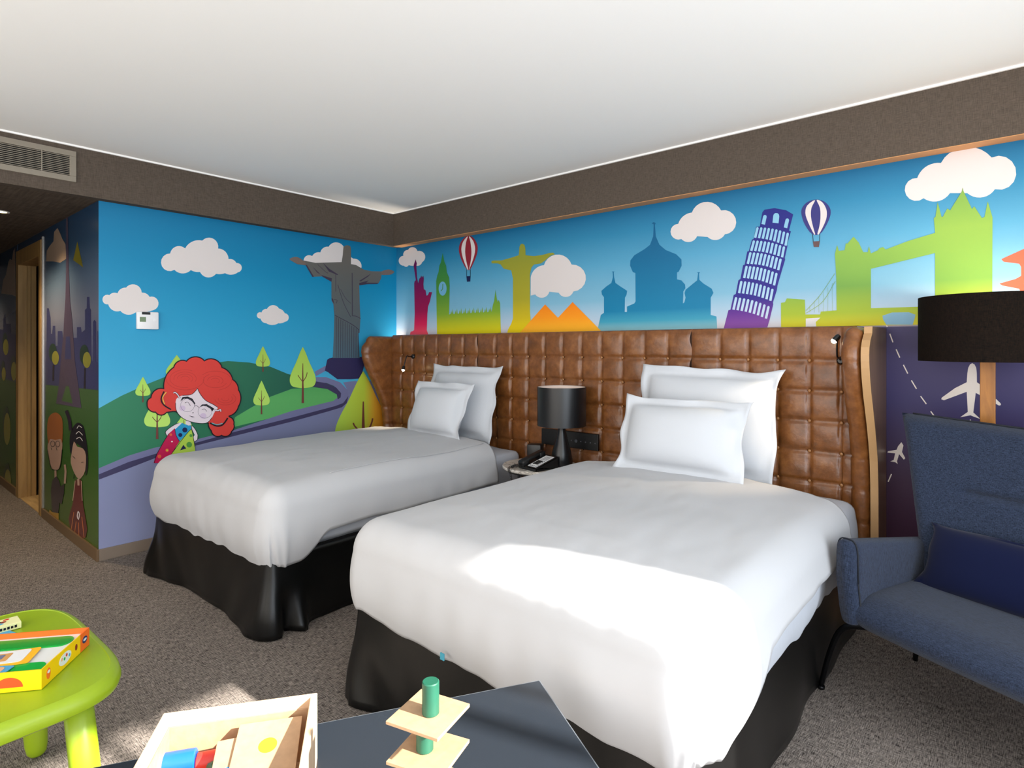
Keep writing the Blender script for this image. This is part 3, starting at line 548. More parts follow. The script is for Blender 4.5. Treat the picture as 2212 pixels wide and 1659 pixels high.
# ------------------------------------------------------------------ thermostat
a = onX(293, 673, WX); b_ = onX(340, 712, WX)
th = thing('thermostat', 'small white wall thermostat with a green display under a printed cloud', 'thermostat', (WX, (a.y+b_.y)/2, b_.z))
bm = B(); box(bm, WX, WX+.028, a.y, b_.y, b_.z, a.z, .006); obj('housing', bm, mat('thermostat_white', '#e4e4e6', .35), th, smooth='auto')
wd_ = b_.y-a.y; hh = a.z-b_.z
obj('display', box(B(), WX+.028, WX+.0295, a.y+wd_*.12, a.y+wd_*.4, b_.z+hh*.42, b_.z+hh*.7), mat('lcd', '#6f8466', .3), th)
obj('sensor_window', box(B(), WX+.028, WX+.0295, a.y+wd_*.22, a.y+wd_*.6, b_.z+hh*.84, b_.z+hh*.98), M_blackpl, th)
bm = B(); lathe(bm, [(.011, 0), (.011, .003)], n=20); bmesh.ops.transform(bm, matrix=Matrix.Translation((WX+.027, a.y+wd_*.78, b_.z+hh*.55)) @ Matrix.Rotation(PI/2, 4, 'Y'), verts=bm.verts[:]); obj('button', bm, MC['thermostat_white'], th)

# ------------------------------------------------------------------ tufted leather headboard
def leathermat():
    m, nt, b = nm('leather'); tc = nt.nodes.new('ShaderNodeTexCoord'); n = nt.nodes.new('ShaderNodeTexNoise'); n.inputs['Scale'].default_value = 16; n.inputs['Detail'].default_value = 8; n.inputs['Roughness'].default_value = .7
    g = nt.nodes.new('ShaderNodeNewGeometry'); nt.links.new(g.outputs['Position'], n.inputs['Vector'])
    r = nt.nodes.new('ShaderNodeValToRGB'); r.color_ramp.elements[0].position = .32; r.color_ramp.elements[0].color = lin('#5e3716'); r.color_ramp.elements[1].position = .72; r.color_ramp.elements[1].color = lin('#8c5a2e')
    e = r.color_ramp.elements.new(.5); e.color = lin('#744520')
    nt.links.new(n.outputs[0], r.inputs[0]); nt.links.new(r.outputs[0], b.inputs['Base Color']); b.inputs['Roughness'].default_value = .34; b.inputs['Specular IOR Level'].default_value = .6
    n2 = nt.nodes.new('ShaderNodeTexNoise'); n2.inputs['Scale'].default_value = 45; n2.inputs['Detail'].default_value = 4; nt.links.new(g.outputs['Position'], n2.inputs['Vector'])
    bp = nt.nodes.new('ShaderNodeBump'); bp.inputs['Strength'].default_value = .35; bp.inputs['Distance'].default_value = .004; nt.links.new(n2.outputs[0], bp.inputs['Height']); nt.links.new(bp.outputs[0], b.inputs['Normal'])
    MC['leather'] = m; return m
M_lea = leathermat()
HB = thing('headboard', 'long wing-backed headboard of button-tufted brown leather spanning both beds', 'headboard', (1.95, 0, 0))
YB = -.085; ZT = 1.472
rows = [1.306-.157*k for k in range(8)]
rowb = [ZT]+rows+[rows[-1]-.157]
def bulge(t):  # 0..1 across a cell
    e = abs(2*t-1); return (1-e**12)
def panel(x0, x1, cols, name):
    xs = [x0]+cols+[x1]; zs = list(reversed([ZT]+rows))           # bottom to top; last row is the top edge
    bm = B(); U, Vv = [], []
    for i in range(len(xs)-1):
        for k in range(12): U.append((i, k/12))
    U.append((len(xs)-2, 1.0))
    for j in range(len(zs)-1):
        for k in range(12): Vv.append((j, k/12))
    Vv.append((len(zs)-2, 1.0))
    G_ = []
    for (j, tv) in Vv:
        row = []
        for (i, tu) in U:
            x = xs[i]+(xs[i+1]-xs[i])*tu; z = zs[j]+(zs[j+1]-zs[j])*tv
            bu = bulge(tu); bv = bulge(tv)
            if i == 0 and tu < .5: bu = .55+.45*bu if tu > 0.06 else .25
            if i == len(xs)-2 and tu > .5: bu = .55+.45*bu if tu < .94 else .25
            if j == len(zs)-2 and tv > .5: bv = 1-max(0, (tv-.75)/.25)**2*.9
            h = .008*((1-(2*tu-1)**2)*(1-(2*tv-1)**2))**.8+.012*(bu**.45)*(bv**.45)
            h += .006*noise.noise(Vector((x*9, z*9, 1.3)))*min(1, bu*bv*3)
            # puckers radiating from the buttons
            for bx in (xs[i], xs[i+1]):
                for bz in (zs[j], zs[j+1]):
                    if bx in cols and bz in rows:
                        d = math.hypot(x-bx, z-bz)
                        if d < .07:
                            an = math.atan2(z-bz, x-bx); h += .0022*math.sin(an*11+bx*37)*math.exp(-((d-.025)/.018)**2)
                        h -= .010*math.exp(-(d/.010)**2)
            xx = x+.0075*math.sin((z-zs[j])/.157*2*PI)*(1 if 0 < i < len(xs)-1 and (tu < .08 or tu > .92) else 0)
            row.append(bm.verts.new((xx, YB-h, z)))
        G_.append(row)
    for r0, r1 in zip(G_, G_[1:]):
        for a0, a1, b1, b0 in zip(r0, r0[1:], r1[1:], r1): bm.faces.new((a0, a1, b1, b0))
    # roll over the top edge to the back
    top = G_[-1]; prev = top
    for k in range(1, 5):
        an = k/4*PI/2; cur = [bm.verts.new((v.co.x, v.co.y+(1-math.cos(an))*.02, ZT+math.sin(an)*.012)) for v in top]
        for a0, a1, b1, b0 in zip(prev, prev[1:], cur[1:], cur): bm.faces.new((a0, a1, b1, b0))
        prev = cur
    cur = [bm.verts.new((v.co.x, YB+.12, ZT+.012)) for v in top]
    for a0, a1, b1, b0 in zip(prev, prev[1:], cur[1:], cur): bm.faces.new((a0, a1, b1, b0))
    o = obj(name, bm, M_lea, HB, smooth=True)
    b0_ = None
    for cx in cols:
        for rz in rows:
            if b0_ is None:
                t = bmesh.new(); bmesh.ops.create_uvsphere(t, u_segments=10, v_segments=6, radius=.0085); bmesh.ops.scale(t, vec=(1, .55, 1), verts=t.verts[:])
                b0_ = link('button', bpy.data.meshes.new('button'), M_btn, o, True, False); t.to_mesh(b0_.data); t.free(); b0_.data.polygons.foreach_set('use_smooth', [True]*len(b0_.data.polygons)); bb = b0_
            else: bb = b0_.copy(); COL.objects.link(bb)
            bb.location = Vector((cx, YB-.006, rz))-wmat(HB).translation
    return o
M_btn = mat('leather_button', '#96683e', .35)
panel(.095, 1.176, [.24, .397, .554, .711, .868, 1.025], 'leather_panel')
panel(1.180, 2.940, [1.378+.157*k for k in range(10)], 'leather_panel')
panel(2.944, 3.80, [3.114, 3.272, 3.429, 3.586, 3.735], 'leather_panel')
obj('body', box(B(), .06, 3.86, YB+.004, WY-.002, 0, ZT-.004), mat('headboard_body', '#3a2214', .6), HB)
PROF = [(0, -.150), (.4, -.150), (.7, -.155), (.836, -.172), (.947, -.215), (1.054, -.27), (1.154, -.33), (1.25, -.372), (1.33, -.39), (1.38, -.385), (1.42, -.355), (1.445, -.315), (1.472, -.23)]
def prof(z):
    for (a, ya), (b_, yb) in zip(PROF, PROF[1:]):
        if z <= b_: t = (z-a)/(b_-a); t = t*t*(3-2*t) if False else t; return ya+(yb-ya)*t
    return PROF[-1][1]
def sprof(z): return (prof(max(0, z-.04))+2*prof(z)+prof(min(1.472, z+.04)))/4
def wing(xin, xout, name):
    """leather covered wing; section runs inner back -> front roll -> outer back"""
    sgn = 1 if xout > xin else -1; th = abs(xout-xin); r = th/2; bm = B()
    Z = [.02+i*(ZT-.02)/110 for i in range(111)]
    def sect(z, inset, zz):
        yf = sprof(z); pl = 1.0
        for rz in rows: pl -= .22*math.exp(-((z-rz)/.006)**2)
        rr = max(.004, r*pl-inset); cx = (xin+xout)/2; pts = []
        yb = YB+.01
        L = abs(yb-(yf+r))
        for k in range(7): t = k/7; y = yb+(yf+r-yb)*t; puff = .012*math.sin(PI*min(1, t*1.0))*pl; pts.append((cx-sgn*(rr+puff*.6), y, zz))
        for k in range(9):
            an = k/8*PI; pts.append((cx-sgn*rr*math.cos(an), yf+r-(r-inset)*math.sin(an)*(1-(1-pl)*.5), zz))
        for k in range(1, 7): t = k/6; y = yf+r+(.06-(yf+r))*t; pts.append((cx+sgn*rr, y, zz))
        return [bm.verts.new(q) for q in pts]
    R = [sect(z, 0, z) for z in Z if z <= ZT-.05]
    for k in range(1, 8):
        an = k/7*PI/2; z = ZT-.05+.05*math.sin(an); R.append(sect(ZT-.05, .0+(1-math.cos(an))*.045, z))
    for a0, b0 in zip(R, R[1:]):
        for i in range(len(a0)-1): bm.faces.new((a0[i], a0[i+1], b0[i+1], b0[i]))
    bm.faces.new(R[-1]); bm.faces.new(R[0][::-1])
    return obj(name, bm, M_lea, HB, smooth=True)
wing(.105, .010, 'wing'); wing(3.785, 3.872, 'wing')
zs = [i*1.472/46 for i in range(47)]
pts = [(3.873, .085, 0)]+[(3.873, min(sprof(z)+.006, -.30 if z > 1.42 else 9), z) for z in zs]+[(3.873, .085, 1.472)]
bm = B(); prism(bm, pts, (.030, 0, 0)); obj('side_panel', bm, woodmat('walnut_side', '#5c442e', '#82644a', (30, 30, .8), .32, 2), HB)
bm = B(); ring = []
for z in zs:
    y = min(sprof(z)+.004, -.302 if z > 1.42 else 9)
    ring.append([bm.verts.new((3.872, y-.004, z)), bm.verts.new((3.905, y-.004, z)), bm.verts.new((3.905, y+.004, z)), bm.verts.new((3.872, y+.004, z))])
for a0, b0 in zip(ring, ring[1:]):
    for k in range(4): bm.faces.new((a0[k], a0[(k+1) % 4], b0[(k+1) % 4], b0[k]))
bm.faces.new(ring[0]); bm.faces.new(ring[-1]); obj('pale_edge_strip', bm, mat('pale_edge', '#b08a5e', .5), HB)
# control panel
a = onY(1171, 938, -.125); b_ = onY(1293, 975, -.125)
cp = thing('switch_panel', 'black switch and socket panel on the leather headboard behind the table lamp', 'switch panel', (2.1, -.12, .70))
pz0, pz1 = .69, .80
obj('plate', box(B(), a.x, b_.x, -.133, -.113, pz0, pz1, .003), M_blackpl, cp)
M_dim = mat('switch_grey', '#55565c', .4)
for k in range(6):
    bm = B(); lathe(bm, [(.011 if k == 1 else .004, 0), (.011 if k == 1 else .004, .004)], n=16); bmesh.ops.transform(bm, matrix=Matrix.Translation((a.x+.26+k*.038, -.133, .74)) @ Matrix.Rotation(PI/2, 4, 'X'), verts=bm.verts[:]); obj('switch', bm, M_dim, cp)
# warm strip lamp hidden in the gap behind the left wing
d = bpy.data.lights.new('gap_lamp', 'AREA'); d.shape = 'RECTANGLE'; d.size = .03; d.size_y = .05; d.energy = 1.6; d.spread = math.radians(70); d.color = (1, .88, .74)
o = bpy.data.objects.new('gap_lamp', d); COL.objects.link(o); o.location = (-.034, .045, 1.20); o.rotation_euler = (PI, 0, 0)
# reading lamps
def reading_lamp(base, head, label, aim, mid):
    base, head, mid = Vector(base), Vector(head), Vector(mid)
    t = thing('reading_lamp', label, 'reading lamp', base, 0, 'reading lamps on the headboard')
    bm = B(); lathe(bm, [(.020, 0), (.020, .008), (.012, .018)], n=20); bmesh.ops.transform(bm, matrix=Matrix.Translation(base) @ Matrix.Rotation(PI/2, 4, 'X'), verts=bm.verts[:]); obj('mount', bm, M_black, t, smooth='auto')
    dv = (Vector(aim)-head).normalized()
    bm = B(); tube(bm, catmull([base, base.lerp(mid, .5)+Vector((0, -.01, 0)), mid, head-dv*.02], 5, False), .0045, 8); obj('flexible_arm', bm, M_black, t, smooth=True)
    q = dv.to_track_quat('Z', 'Y').to_matrix().to_4x4()
    bm = B(); lathe(bm, [(.009, -.035), (.013, -.028), (.014, .0)], n=18); bmesh.ops.transform(bm, matrix=Matrix.Translation(head) @ q, verts=bm.verts[:]); obj('lamp_head', bm, M_black, t, smooth='auto')
    bm = B(); bmesh.ops.create_uvsphere(bm, u_segments=14, v_segments=8, radius=.0135); bmesh.ops.transform(bm, matrix=Matrix.Translation(head) @ q, verts=bm.verts[:]); obj('glowing_lens', bm, mat('lens_glow', '#fff0d0', .3, emit='#ffe2b0', estr=60), t, smooth=True)
    d = bpy.data.lights.new('reading_spot', 'SPOT'); d.energy = 16; d.color = (1, .80, .55); d.spot_size = math.radians(62); d.spot_blend = .6; d.shadow_soft_size = .012
    s = bpy.data.objects.new('reading_spot', d); COL.objects.link(s); s.location = head+dv*.02; s.rotation_euler = dv.to_track_quat('-Z', 'Y').to_euler()
b1 = onY(893, 770, -.10); h1 = onY(871, 799, -.24)
reading_lamp(b1, h1, 'lit reading lamp on a bent black arm above the bed by the printed hills', (.52, -.42, .7), (h1.x-.005, -.20, b1.z))
b2 = onY(1817, 779, -.10); h2 = onY(1802, 736, -.22)
reading_lamp(b2, h2, 'lit reading lamp on a short black arm beside the right wing of the headboard', (3.2, -.5, .7), (b2.x+.0, -.19, b2.z+.03))

# ------------------------------------------------------------------ beds
M_sheet = mat('white_linen', '#b4b8c0', .85, spec=.2, bump=.6, bscale=14, sheen=.1)
M_duv = mat('white_duvet', '#b6b6b8', .8, spec=.25, bump=.7, bscale=8, sheen=.1)
M_skirt = mat('black_satin', '#070707', .34, spec=.42, bump=.1, bscale=400, sheen=.0)
LASTFN = [None]
def bed(cx, W, yh, yf, top, rz, label, side_hem, seed, foot_hem=.37, dlabel='', rside=None):
    """W half width. local frame: x across, y towards the head; origin at the foot centre on the floor"""
    L = yh-yf
    t = thing('bed', label, 'bed', (cx, yf, 0), rz, 'white hotel beds')
    zk = .37
    obj('base', box(B(), -W+.05, W-.05, .05, L-.02, .02, zk-.01), mat('bed_base', '#141212', .8), t, local=True)
    bm = B(); box(bm, -W+.03, W-.03, .06, L-.01, zk-.02, .60, .06, seg=4); obj('mattress', bm, M_sheet, t, local=True, smooth='auto')
    # skirt: runs down the left side, across the foot and up the right side
    R = .03; path = []
    NS, NF = 90, 60
    for i in range(NS): path.append((-W, L-(L-R)*i/NS, -1, 0))
    for k in range(5): a = PI+k/4*PI/2; path.append((-W+R+R*math.cos(a), R+R*math.sin(a), math.cos(a), math.sin(a)))
    for i in range(1, NF): path.append((-W+R+(2*W-2*R)*i/NF, 0, 0, -1))
    for k in range(5): a = 1.5*PI+k/4*PI/2; path.append((W-R+R*math.cos(a), R+R*math.sin(a), math.cos(a), math.sin(a)))
    for i in range(1, NS+1): path.append((W, R+(L-R)*i/NS, 1, 0))
    bm = B(); NR = 14; V = []
    for j in range(NR+1):
        v = j/NR; z = zk*(1-v)+.006*v; row = []
        for i, (x, y, nx, ny) in enumerate(path):
            dc = min(math.hypot(x+W, y), math.hypot(x-W, y)); flare = .055*v**1.3*math.exp(-(dc/(.16 if ny == 0 else .34))**2)+.008*v
            wv = .008*v*math.sin((x*11 if nx == 0 else y*11)*1.1+seed)+.012*v*noise.noise(Vector((x*3, y*3+seed, v*1.5)))
            # diagonal drag folds near the corners
            wv += .009*math.sin((dc*26-v*7))*math.exp(-(dc/.35)**2)*v
            if v > .4 and abs(nx) == 1: wv += .085*(v-.4)*(math.exp(-((dc-.15)/.035)**2)-1.2*math.exp(-((dc-.075)/.03)**2))
            f = flare+wv+.004; row.append(bm.verts.new((x+nx*f, y+ny*f, z)))
        V.append(row)
    for r0, r1 in zip(V, V[1:]):
        for a0, a1, b1_, b0 in zip(r0, r0[1:], r1[1:], r1): bm.faces.new((a0, a1, b1_, b0))
    o = obj('bed_skirt', bm, M_skirt, t, local=True, smooth=True); md = o.modifiers.new('s', 'SOLIDIFY'); md.thickness = .004
    def drape(name, parent, W2, R, topz, hemL, hemF, hemR, m, sd_, thick, yhead, loc=None, puff=.045, wr=1.0, nu=110, nv=130, fy=0.0, lowc=0.0):
        """cloth laid over the bed: flat in the middle, rounded over three sides, hanging to its hem"""
        def hang(z): return (topz-z-R)+R*PI/2                      # cloth length beyond the flat part
        def fn(u, v):
            LL, LR, LF = hang(hemL), hang(hemR), hang(hemF)
            fx = W2-R; p = -(fx+LL)+u*(2*fx+LL+LR); LF += (.055 if parent is None else 0)*math.sin(PI*min(1, max(0, (p/fx+1)/2)))**.6; LF += lowc*max(0, u-.5)*2*math.sin(min(1, max(0, u-.5)*2)*PI/2); ylen = (yhead-R-fy)+LF; q = yhead-v*ylen
            if parent is None:
                s_ = min(1, max(0, ((.30 if rz else .44)-q)/.16)); s_ = s_*s_*(3-2*s_); LR += (hemR-hemF+.01)*s_; p = -(fx+LL)+u*(2*fx+LL+LR)   # q: head -> beyond the foot
            ox = max(0, abs(p)-fx); sx = 1 if p > 0 else -1; oy = max(0, R+fy-q); d = math.hypot(ox, oy)
            bx, by = (max(-fx, min(fx, p)), max(R+fy, q))
            if d > 1e-6:
                dx, dy = ox*sx/d, -oy/d
                dm = max(ox, oy)
                if dm < R*1.2: dm = d*(1-(dm/(R*1.2)))+dm*(dm/(R*1.2))
                th_ = min(dm/R, PI/2); h = R*math.sin(th_); dr_ = R*(1-math.cos(th_))+max(0, dm-R*PI/2)
                tail = max(0, dm-R*PI/2); h += .018*math.sin(min(1, tail/.28)*PI)-.03*min(1, tail/.28)**3
                x, y, z = bx+dx*h, by+dy*h, topz-dr_
                k = min(1, tail/.10); ss = (p if oy > ox else q)
                fold = wr*k*(.0016*math.sin(ss*34+sd_+2*math.sin(ss*5))+.010*noise.noise(Vector((ss*3.5, tail*3, sd_))))
                x += dx*fold; y += dy*fold; z += wr*.008*noise.noise(Vector((p*6, q*6, sd_)))*k
            else: x, y, z = bx, by, topz
            cxx = 1-min(1, abs(p)/(W2))**2.4; cyy = min(1, max(0, q)/.35)
            z += puff*cxx*(.35+.65*cyy)
            z += wr*(.009*noise.noise(Vector((x*2.2, y*2.2, sd_)))+.0045*noise.noise(Vector((x*7+y*2, y*4, sd_+3)))+.003*noise.noise(Vector((x*16, y*6+x*5, sd_+8))))
            return (x, y, z)
        LASTFN[0] = fn; bm = B(); grid(bm, fn, nu, nv)
        if parent is not None: o = obj(name, bm, m, parent, local=True, smooth=True)
        else:
            o = obj(name, bm, m, None, local=True, smooth=True); o.location = loc; o.rotation_euler = (0, 0, rz)
        md = o.modifiers.new('s', 'SOLIDIFY'); md.thickness = thick; md.offset = -1
        return o
    drape('sheet', t, W-.012 if rz else W+.016, .05, .615, rside[1] if rside else .39, .40, rside[1] if rside else .39, M_sheet, seed+5, .003, L-.02, puff=0.01, wr=1.2, fy=.04)
    dv = drape('duvet', None, W+(.045 if rz else .056), .115, top, side_hem, foot_hem, rside[0] if rside else side_hem, M_duv, seed, .022, L-.34, (cx, yf, 0), fy=-.032, lowc=.05 if rz == 0 else .03)
    tag(dv, dlabel, 'duvet', 'white duvets')
    sm = []
    for k in range(81):
        v_ = .02+.96*k/80; sm.append(Vector(LASTFN[0](.845+.004*math.sin(v_*9), v_))+Vector((.002, 0, .003)))
    if rz: bm = B(); tube(bm, [q for q in sm if q.y > .34], .0022, 5); obj('seam', bm, M_duv, dv, local=True, smooth=True)
    return t, dv
bed(1.045, .68, -.15, -2.09, .702, math.radians(1.6), 'single bed with white sheets and black satin skirt beside the printed girl wall', .455, 1.0, .335, 'smooth white duvet on the bed nearer the printed hills wall', (.455, .39))
bed(3.105, .69, -.15, -2.06, .685, 0, 'single bed with white sheets and black skirt nearer the blue sofa', .405, 4.0, .352, 'puffy white duvet on the bed nearer the sofa, catching the sun patch', (.50, .24))
bm = B(); p0 = onY(955, 1420, -2.106); box(bm, p0.x-.008, p0.x+.010, -2.108, -2.104, p0.z-.008, p0.z+.014); o = obj('fabric_tag', bm, mat('teal_tag', '#3f93a8', .7), bpy.data.objects['bed.001'])

# pillows
def pillow(name, label, w_, h_, t_, loc, tilt, rz=0, seed=0, fl=.055, roll=0):
    bm = B(); N = 34
    def side(s):
        V = []
        for j in range(N+1):
            row = []
            for i in range(N+1):
                u, v = 2*i/N-1, 2*j/N-1; fu, fv = w_/2, h_/2
                iu = min(1, abs(u)*fu/(fu-fl)); iv = min(1, abs(v)*fv/(fv-fl))
                th_ = t_/2*((1-iu**2.6)*(1-iv**2.6))**.5
                pin = 1-.075*(1-abs(v)**3)*abs(u)**6; pin2 = 1-.06*(1-abs(u)**4)*abs(v)**6
                x = u*fu*pin; z = v*fv*pin2
                e = max(abs(u)*fu-(fu-fl), abs(v)*fv-(fv-fl))
                rip = 0
                if e > 0: rip = .009*(e/fl)*math.sin((x*v+z*u)*13+seed)+.030*(e/fl)*noise.noise(Vector((x*4, z*4, seed)))
                wrk = .010*noise.noise(Vector((x*5, z*5, seed+s)))*(iu*iu+iv*iv)*.6
                y = s*(th_+.002)+rip+(wrk*s if e <= 0 else 0)
                row.append((x+.030*noise.noise(Vector((z*5, seed, 2)))*abs(u)**8, y, z+.018*noise.noise(Vector((x*5, seed, 5)))*abs(v)**8))
            V.append(row)
        return V
    F, K = side(-1), side(1); vf = [[bm.verts.new(p) for p in r] for r in F]; vk = [[bm.verts.new(p) for p in r] for r in K]
    for V, f in ((vf, 0), (vk, 1)):
        for j in range(N):
            for i in range(N):
                q = (V[j][i], V[j][i+1], V[j+1][i+1], V[j+1][i]); bm.faces.new(q[::-1] if f else q)
    ringf = [(0, i) for i in range(N)]+[(j, N) for j in range(N)]+[(N, N-i) for i in range(N)]+[(N-j, 0) for j in range(N)]
    for k in range(len(ringf)):
        a, b_ = ringf[k], ringf[(k+1) % len(ringf)]; bm.faces.new((vf[a[0]][a[1]], vk[a[0]][a[1]], vk[b_[0]][b_[1]], vf[b_[0]][b_[1]]))
    o = obj(name, bm, MC['pillow_cotton'], None, local=True, smooth=True); o.location = loc; o.rotation_euler = (tilt, roll, rz)
    for v in o.data.vertices: v.co.z += h_/2
    tag(o, label, 'pillow', 'white flanged pillows')
    return o
mat('pillow_cotton', '#bfc2c7', .85, spec=.2, bump=.6, bscale=14, sheen=.1)
R_ = math.radians
pillow('pillow', 'large white back pillow on the bed by the hills wall', .76, .58, .18, (1.16, -.34, .675), R_(-15), 0, 1.3)
pillow('pillow', 'square white front pillow on the bed by the hills wall', .62, .44, .19, (1.17, -.57, .70), R_(-17), R_(-1), 2.1)
pillow('pillow', 'wide white back pillow against the headboard on the sunlit bed', .80, .61, .19, (3.09, -.36, .675), R_(-14), R_(2), 3.7, roll=R_(1.5))
pillow('pillow', 'white front pillow standing before the back pillow on the sunlit bed', .70, .43, .19, (3.08, -.62, .705), R_(-18), R_(1), 4.4)

# ------------------------------------------------------------------ bedside table and what stands on it
TZ = .60; TC = Vector((2.02, -.37, 0))
st = thing('side_table', 'small round table with white marble top and thin black legs between the beds', 'side table', TC)
m, nt, b = nm('marble'); tc = nt.nodes.new('ShaderNodeTexCoord'); nz = nt.nodes.new('ShaderNodeTexNoise'); nz.inputs['Scale'].default_value = 7; nz.inputs['Detail'].default_value = 8; nz.inputs['Distortion'].default_value = 1.5
nt.links.new(tc.outputs['Object'], nz.inputs['Vector']); r = nt.nodes.new('ShaderNodeValToRGB'); r.color_ramp.elements[0].position = .47; r.color_ramp.elements[0].color = lin('#c9c2b8'); r.color_ramp.elements[1].position = .53; r.color_ramp.elements[1].color = lin('#cfc9c0')
e = r.color_ramp.elements.new(.5); e.color = lin('#8c857c'); nt.links.new(nz.outputs[0], r.inputs[0]); nt.links.new(r.outputs[0], b.inputs['Base Color']); b.inputs['Roughness'].default_value = .2; MC['marble'] = m
bm = B(); lathe(bm, [(.20, TZ-.022), (.243, TZ-.020), (.248, TZ-.014), (.248, TZ-.005), (.244, TZ)], c=TC, n=64); obj('marble_top', bm, m, st, smooth='auto')
for k in range(3):
    a = R_(150+k*120); bm = B(); tube(bm, [TC+Vector((.215*math.cos(a), .215*math.sin(a), TZ-.02)), TC+Vector((.215*math.cos(a), .215*math.sin(a), .012))], .009, 10); obj('leg', bm, M_black, st, smooth='auto')
bm = B(); N = 48
lathe(bm, [(.206, .0), (.224, .0), (.224, .012), (.206, .012), (.206, 0)], c=TC, n=N, cap=False); obj('base_ring', bm, M_black, st)
bm = B(); lathe(bm, [(.206, TZ-.034), (.224, TZ-.034), (.224, TZ-.021), (.206, TZ-.021), (.206, TZ-.034)], c=TC, n=N, cap=False); obj('top_ring', bm, M_black, st)
LC = Vector((2.140, -.292, TZ))
tl = thing('table_lamp', 'black table lamp with drum shade and cone base on the marble table', 'table lamp', LC)
M_satb = mat('satin_black', '#0e0f12', .32, spec=.5)
bm = B(); lathe(bm, [(.070, 0), (.072, .004), (.070, .05), (.062, .09), (.045, .15), (.028, .22), (.021, .265), (.017, .29), (.010, .30), (.010, .36)], c=LC, n=36); obj('lamp_base', bm, M_satb, tl, smooth='auto')
sh0, sh1, sr = .262, .515, .160
bm = B(); lathe(bm, [(sr, sh0), (sr, sh1), (sr-.004, sh1), (sr-.004, sh0), (sr, sh0)], c=LC, n=64, cap=False); sh_ = obj('lamp_shade', bm, mat('shade_black', '#0c0d10', .38, spec=.5), tl, smooth='auto')
bm = B(); lathe(bm, [(sr-.0045, sh0+.001), (sr-.0045, sh1-.001)], c=LC, n=64, cap=False); obj('white_shade_lining', bm, mat('shade_lining', '#d8c8be', .8), tl, smooth=True)
bm = B()
lathe(bm, [(0.001, sh1-.020), (sr-.006, sh1-.020)], c=LC, n=48, cap=False); obj('white_diffuser', bm, MC['shade_lining'], tl)
# telephone
PH = onZ(1188, 1003, TZ); ph = thing('telephone', 'black desk telephone with white keypad card and coiled cord on the marble table', 'telephone', (2.085, -.462, TZ), R_(-10))
def wedge(x0, x1, y0, y1, z0, za, zb, bm=None):
    bm = bm or B(); pts = [(x0, y0, z0), (x0, y1, z0), (x0, y1, zb), (x0, y0, za)]; prism(bm, pts, (x1-x0, 0, 0)); return bm
bm = wedge(-.085, .085, -.10, .09, 0, .022, .075); bmesh.ops.bevel(bm, geom=[e for e in bm.edges if abs((e.verts[0].co-e.verts[1].co).x) > .1 or True], offset=.004, segments=2, affect='EDGES'); obj('phone_body', bm, M_blackpl, ph, local=True, smooth='auto')
sl = math.atan2(.053, .19); Mt = Matrix.Translation((0, -.10, .022)) @ Matrix.Rotation(sl, 4, 'X')
bm = B(); box(bm, -.008, .068, .012, .175, .0005, .0025, M=Mt); kp = obj('keypad_card', bm, mat('card_white', '#dcdcdc', .5), ph, local=True)
for r_ in range(4):
    for c_ in range(3):
        bm = B(); box(bm, .004+c_*.016, .015+c_*.016, .045+r_*.014, .055+r_*.014, .0025, .006, M=Mt); obj('key', bm, M_blackpl, kp, local=True)
bm = B()
for r_ in range(7): box(bm, .005, .060, .112+r_*.008, .115+r_*.008, .0025, .0028, M=Mt)
for r_ in range(5): box(bm, .055, .062, .02+r_*.018, .028+r_*.018, .0025, .004, M=Mt)
for r_ in range(3): box(bm, .003+r_*.017, .012+r_*.017, .018, .026, .0025, .004, M=Mt)
obj('card_print', bm, MC['switch_grey'], kp, local=True)
bm = B(); box(bm, -.075, -.025, -.005, .185, .012, .034, .009, M=Mt, seg=3); box(bm, -.078, -.022, -.01, .045, -.004, .030, .009, M=Mt, seg=3); box(bm, -.078, -.022, .140, .19, -.004, .030, .009, M=Mt, seg=3); obj('handset', bm, M_blackpl, ph, local=True, smooth='auto')
def coil(pts, r, turns, tr=.0016):
    c = catmull(pts, 12, False); out = []; n = len(c)
    for i in range(turns*8):
        f = i/(turns*8-1)*(n-1); k = min(n-2, int(f)); p = c[k].lerp(c[k+1], f-k); d = (c[k+1]-c[k]).normalized(); a = d.cross(Vector((0, 0, 1))); a = a.normalized() if a.length > .01 else Vector((1, 0, 0)); b_ = a.cross(d); an = i/8*2*PI
        out.append(p+a*r*math.cos(an)+b_*r*math.sin(an))
    bm = B(); tube(bm, out, tr, 5); return bm
obj('coiled_cord', coil([(-.05, -.11, .02), (-.09, -.15, .012), (-.12, -.10, .012), (-.13, -.03, .012), (-.10, -.165, .010), (-.055, -.19, -.03), (-.02, -.20, -.10)], .006, 46), M_blackpl, ph, local=True, smooth=True)
ob = onZ(1155, 985, TZ)
o = tag(obj('clock_radio', box(B(), -.05, .05, -.04, .04, 0, .105, .008), M_blackpl, None, local=True, smooth='auto'), 'small black box-shaped clock at the left back of the marble table', 'clock')
o.location = (1.875, -.235, TZ); o.rotation_euler = (0, 0, R_(20))
bm = B(); box(bm, .0, .022, -.0412, -.0402, .018, .026); obj('white_mark', bm, MC['card_white'], o, local=True)

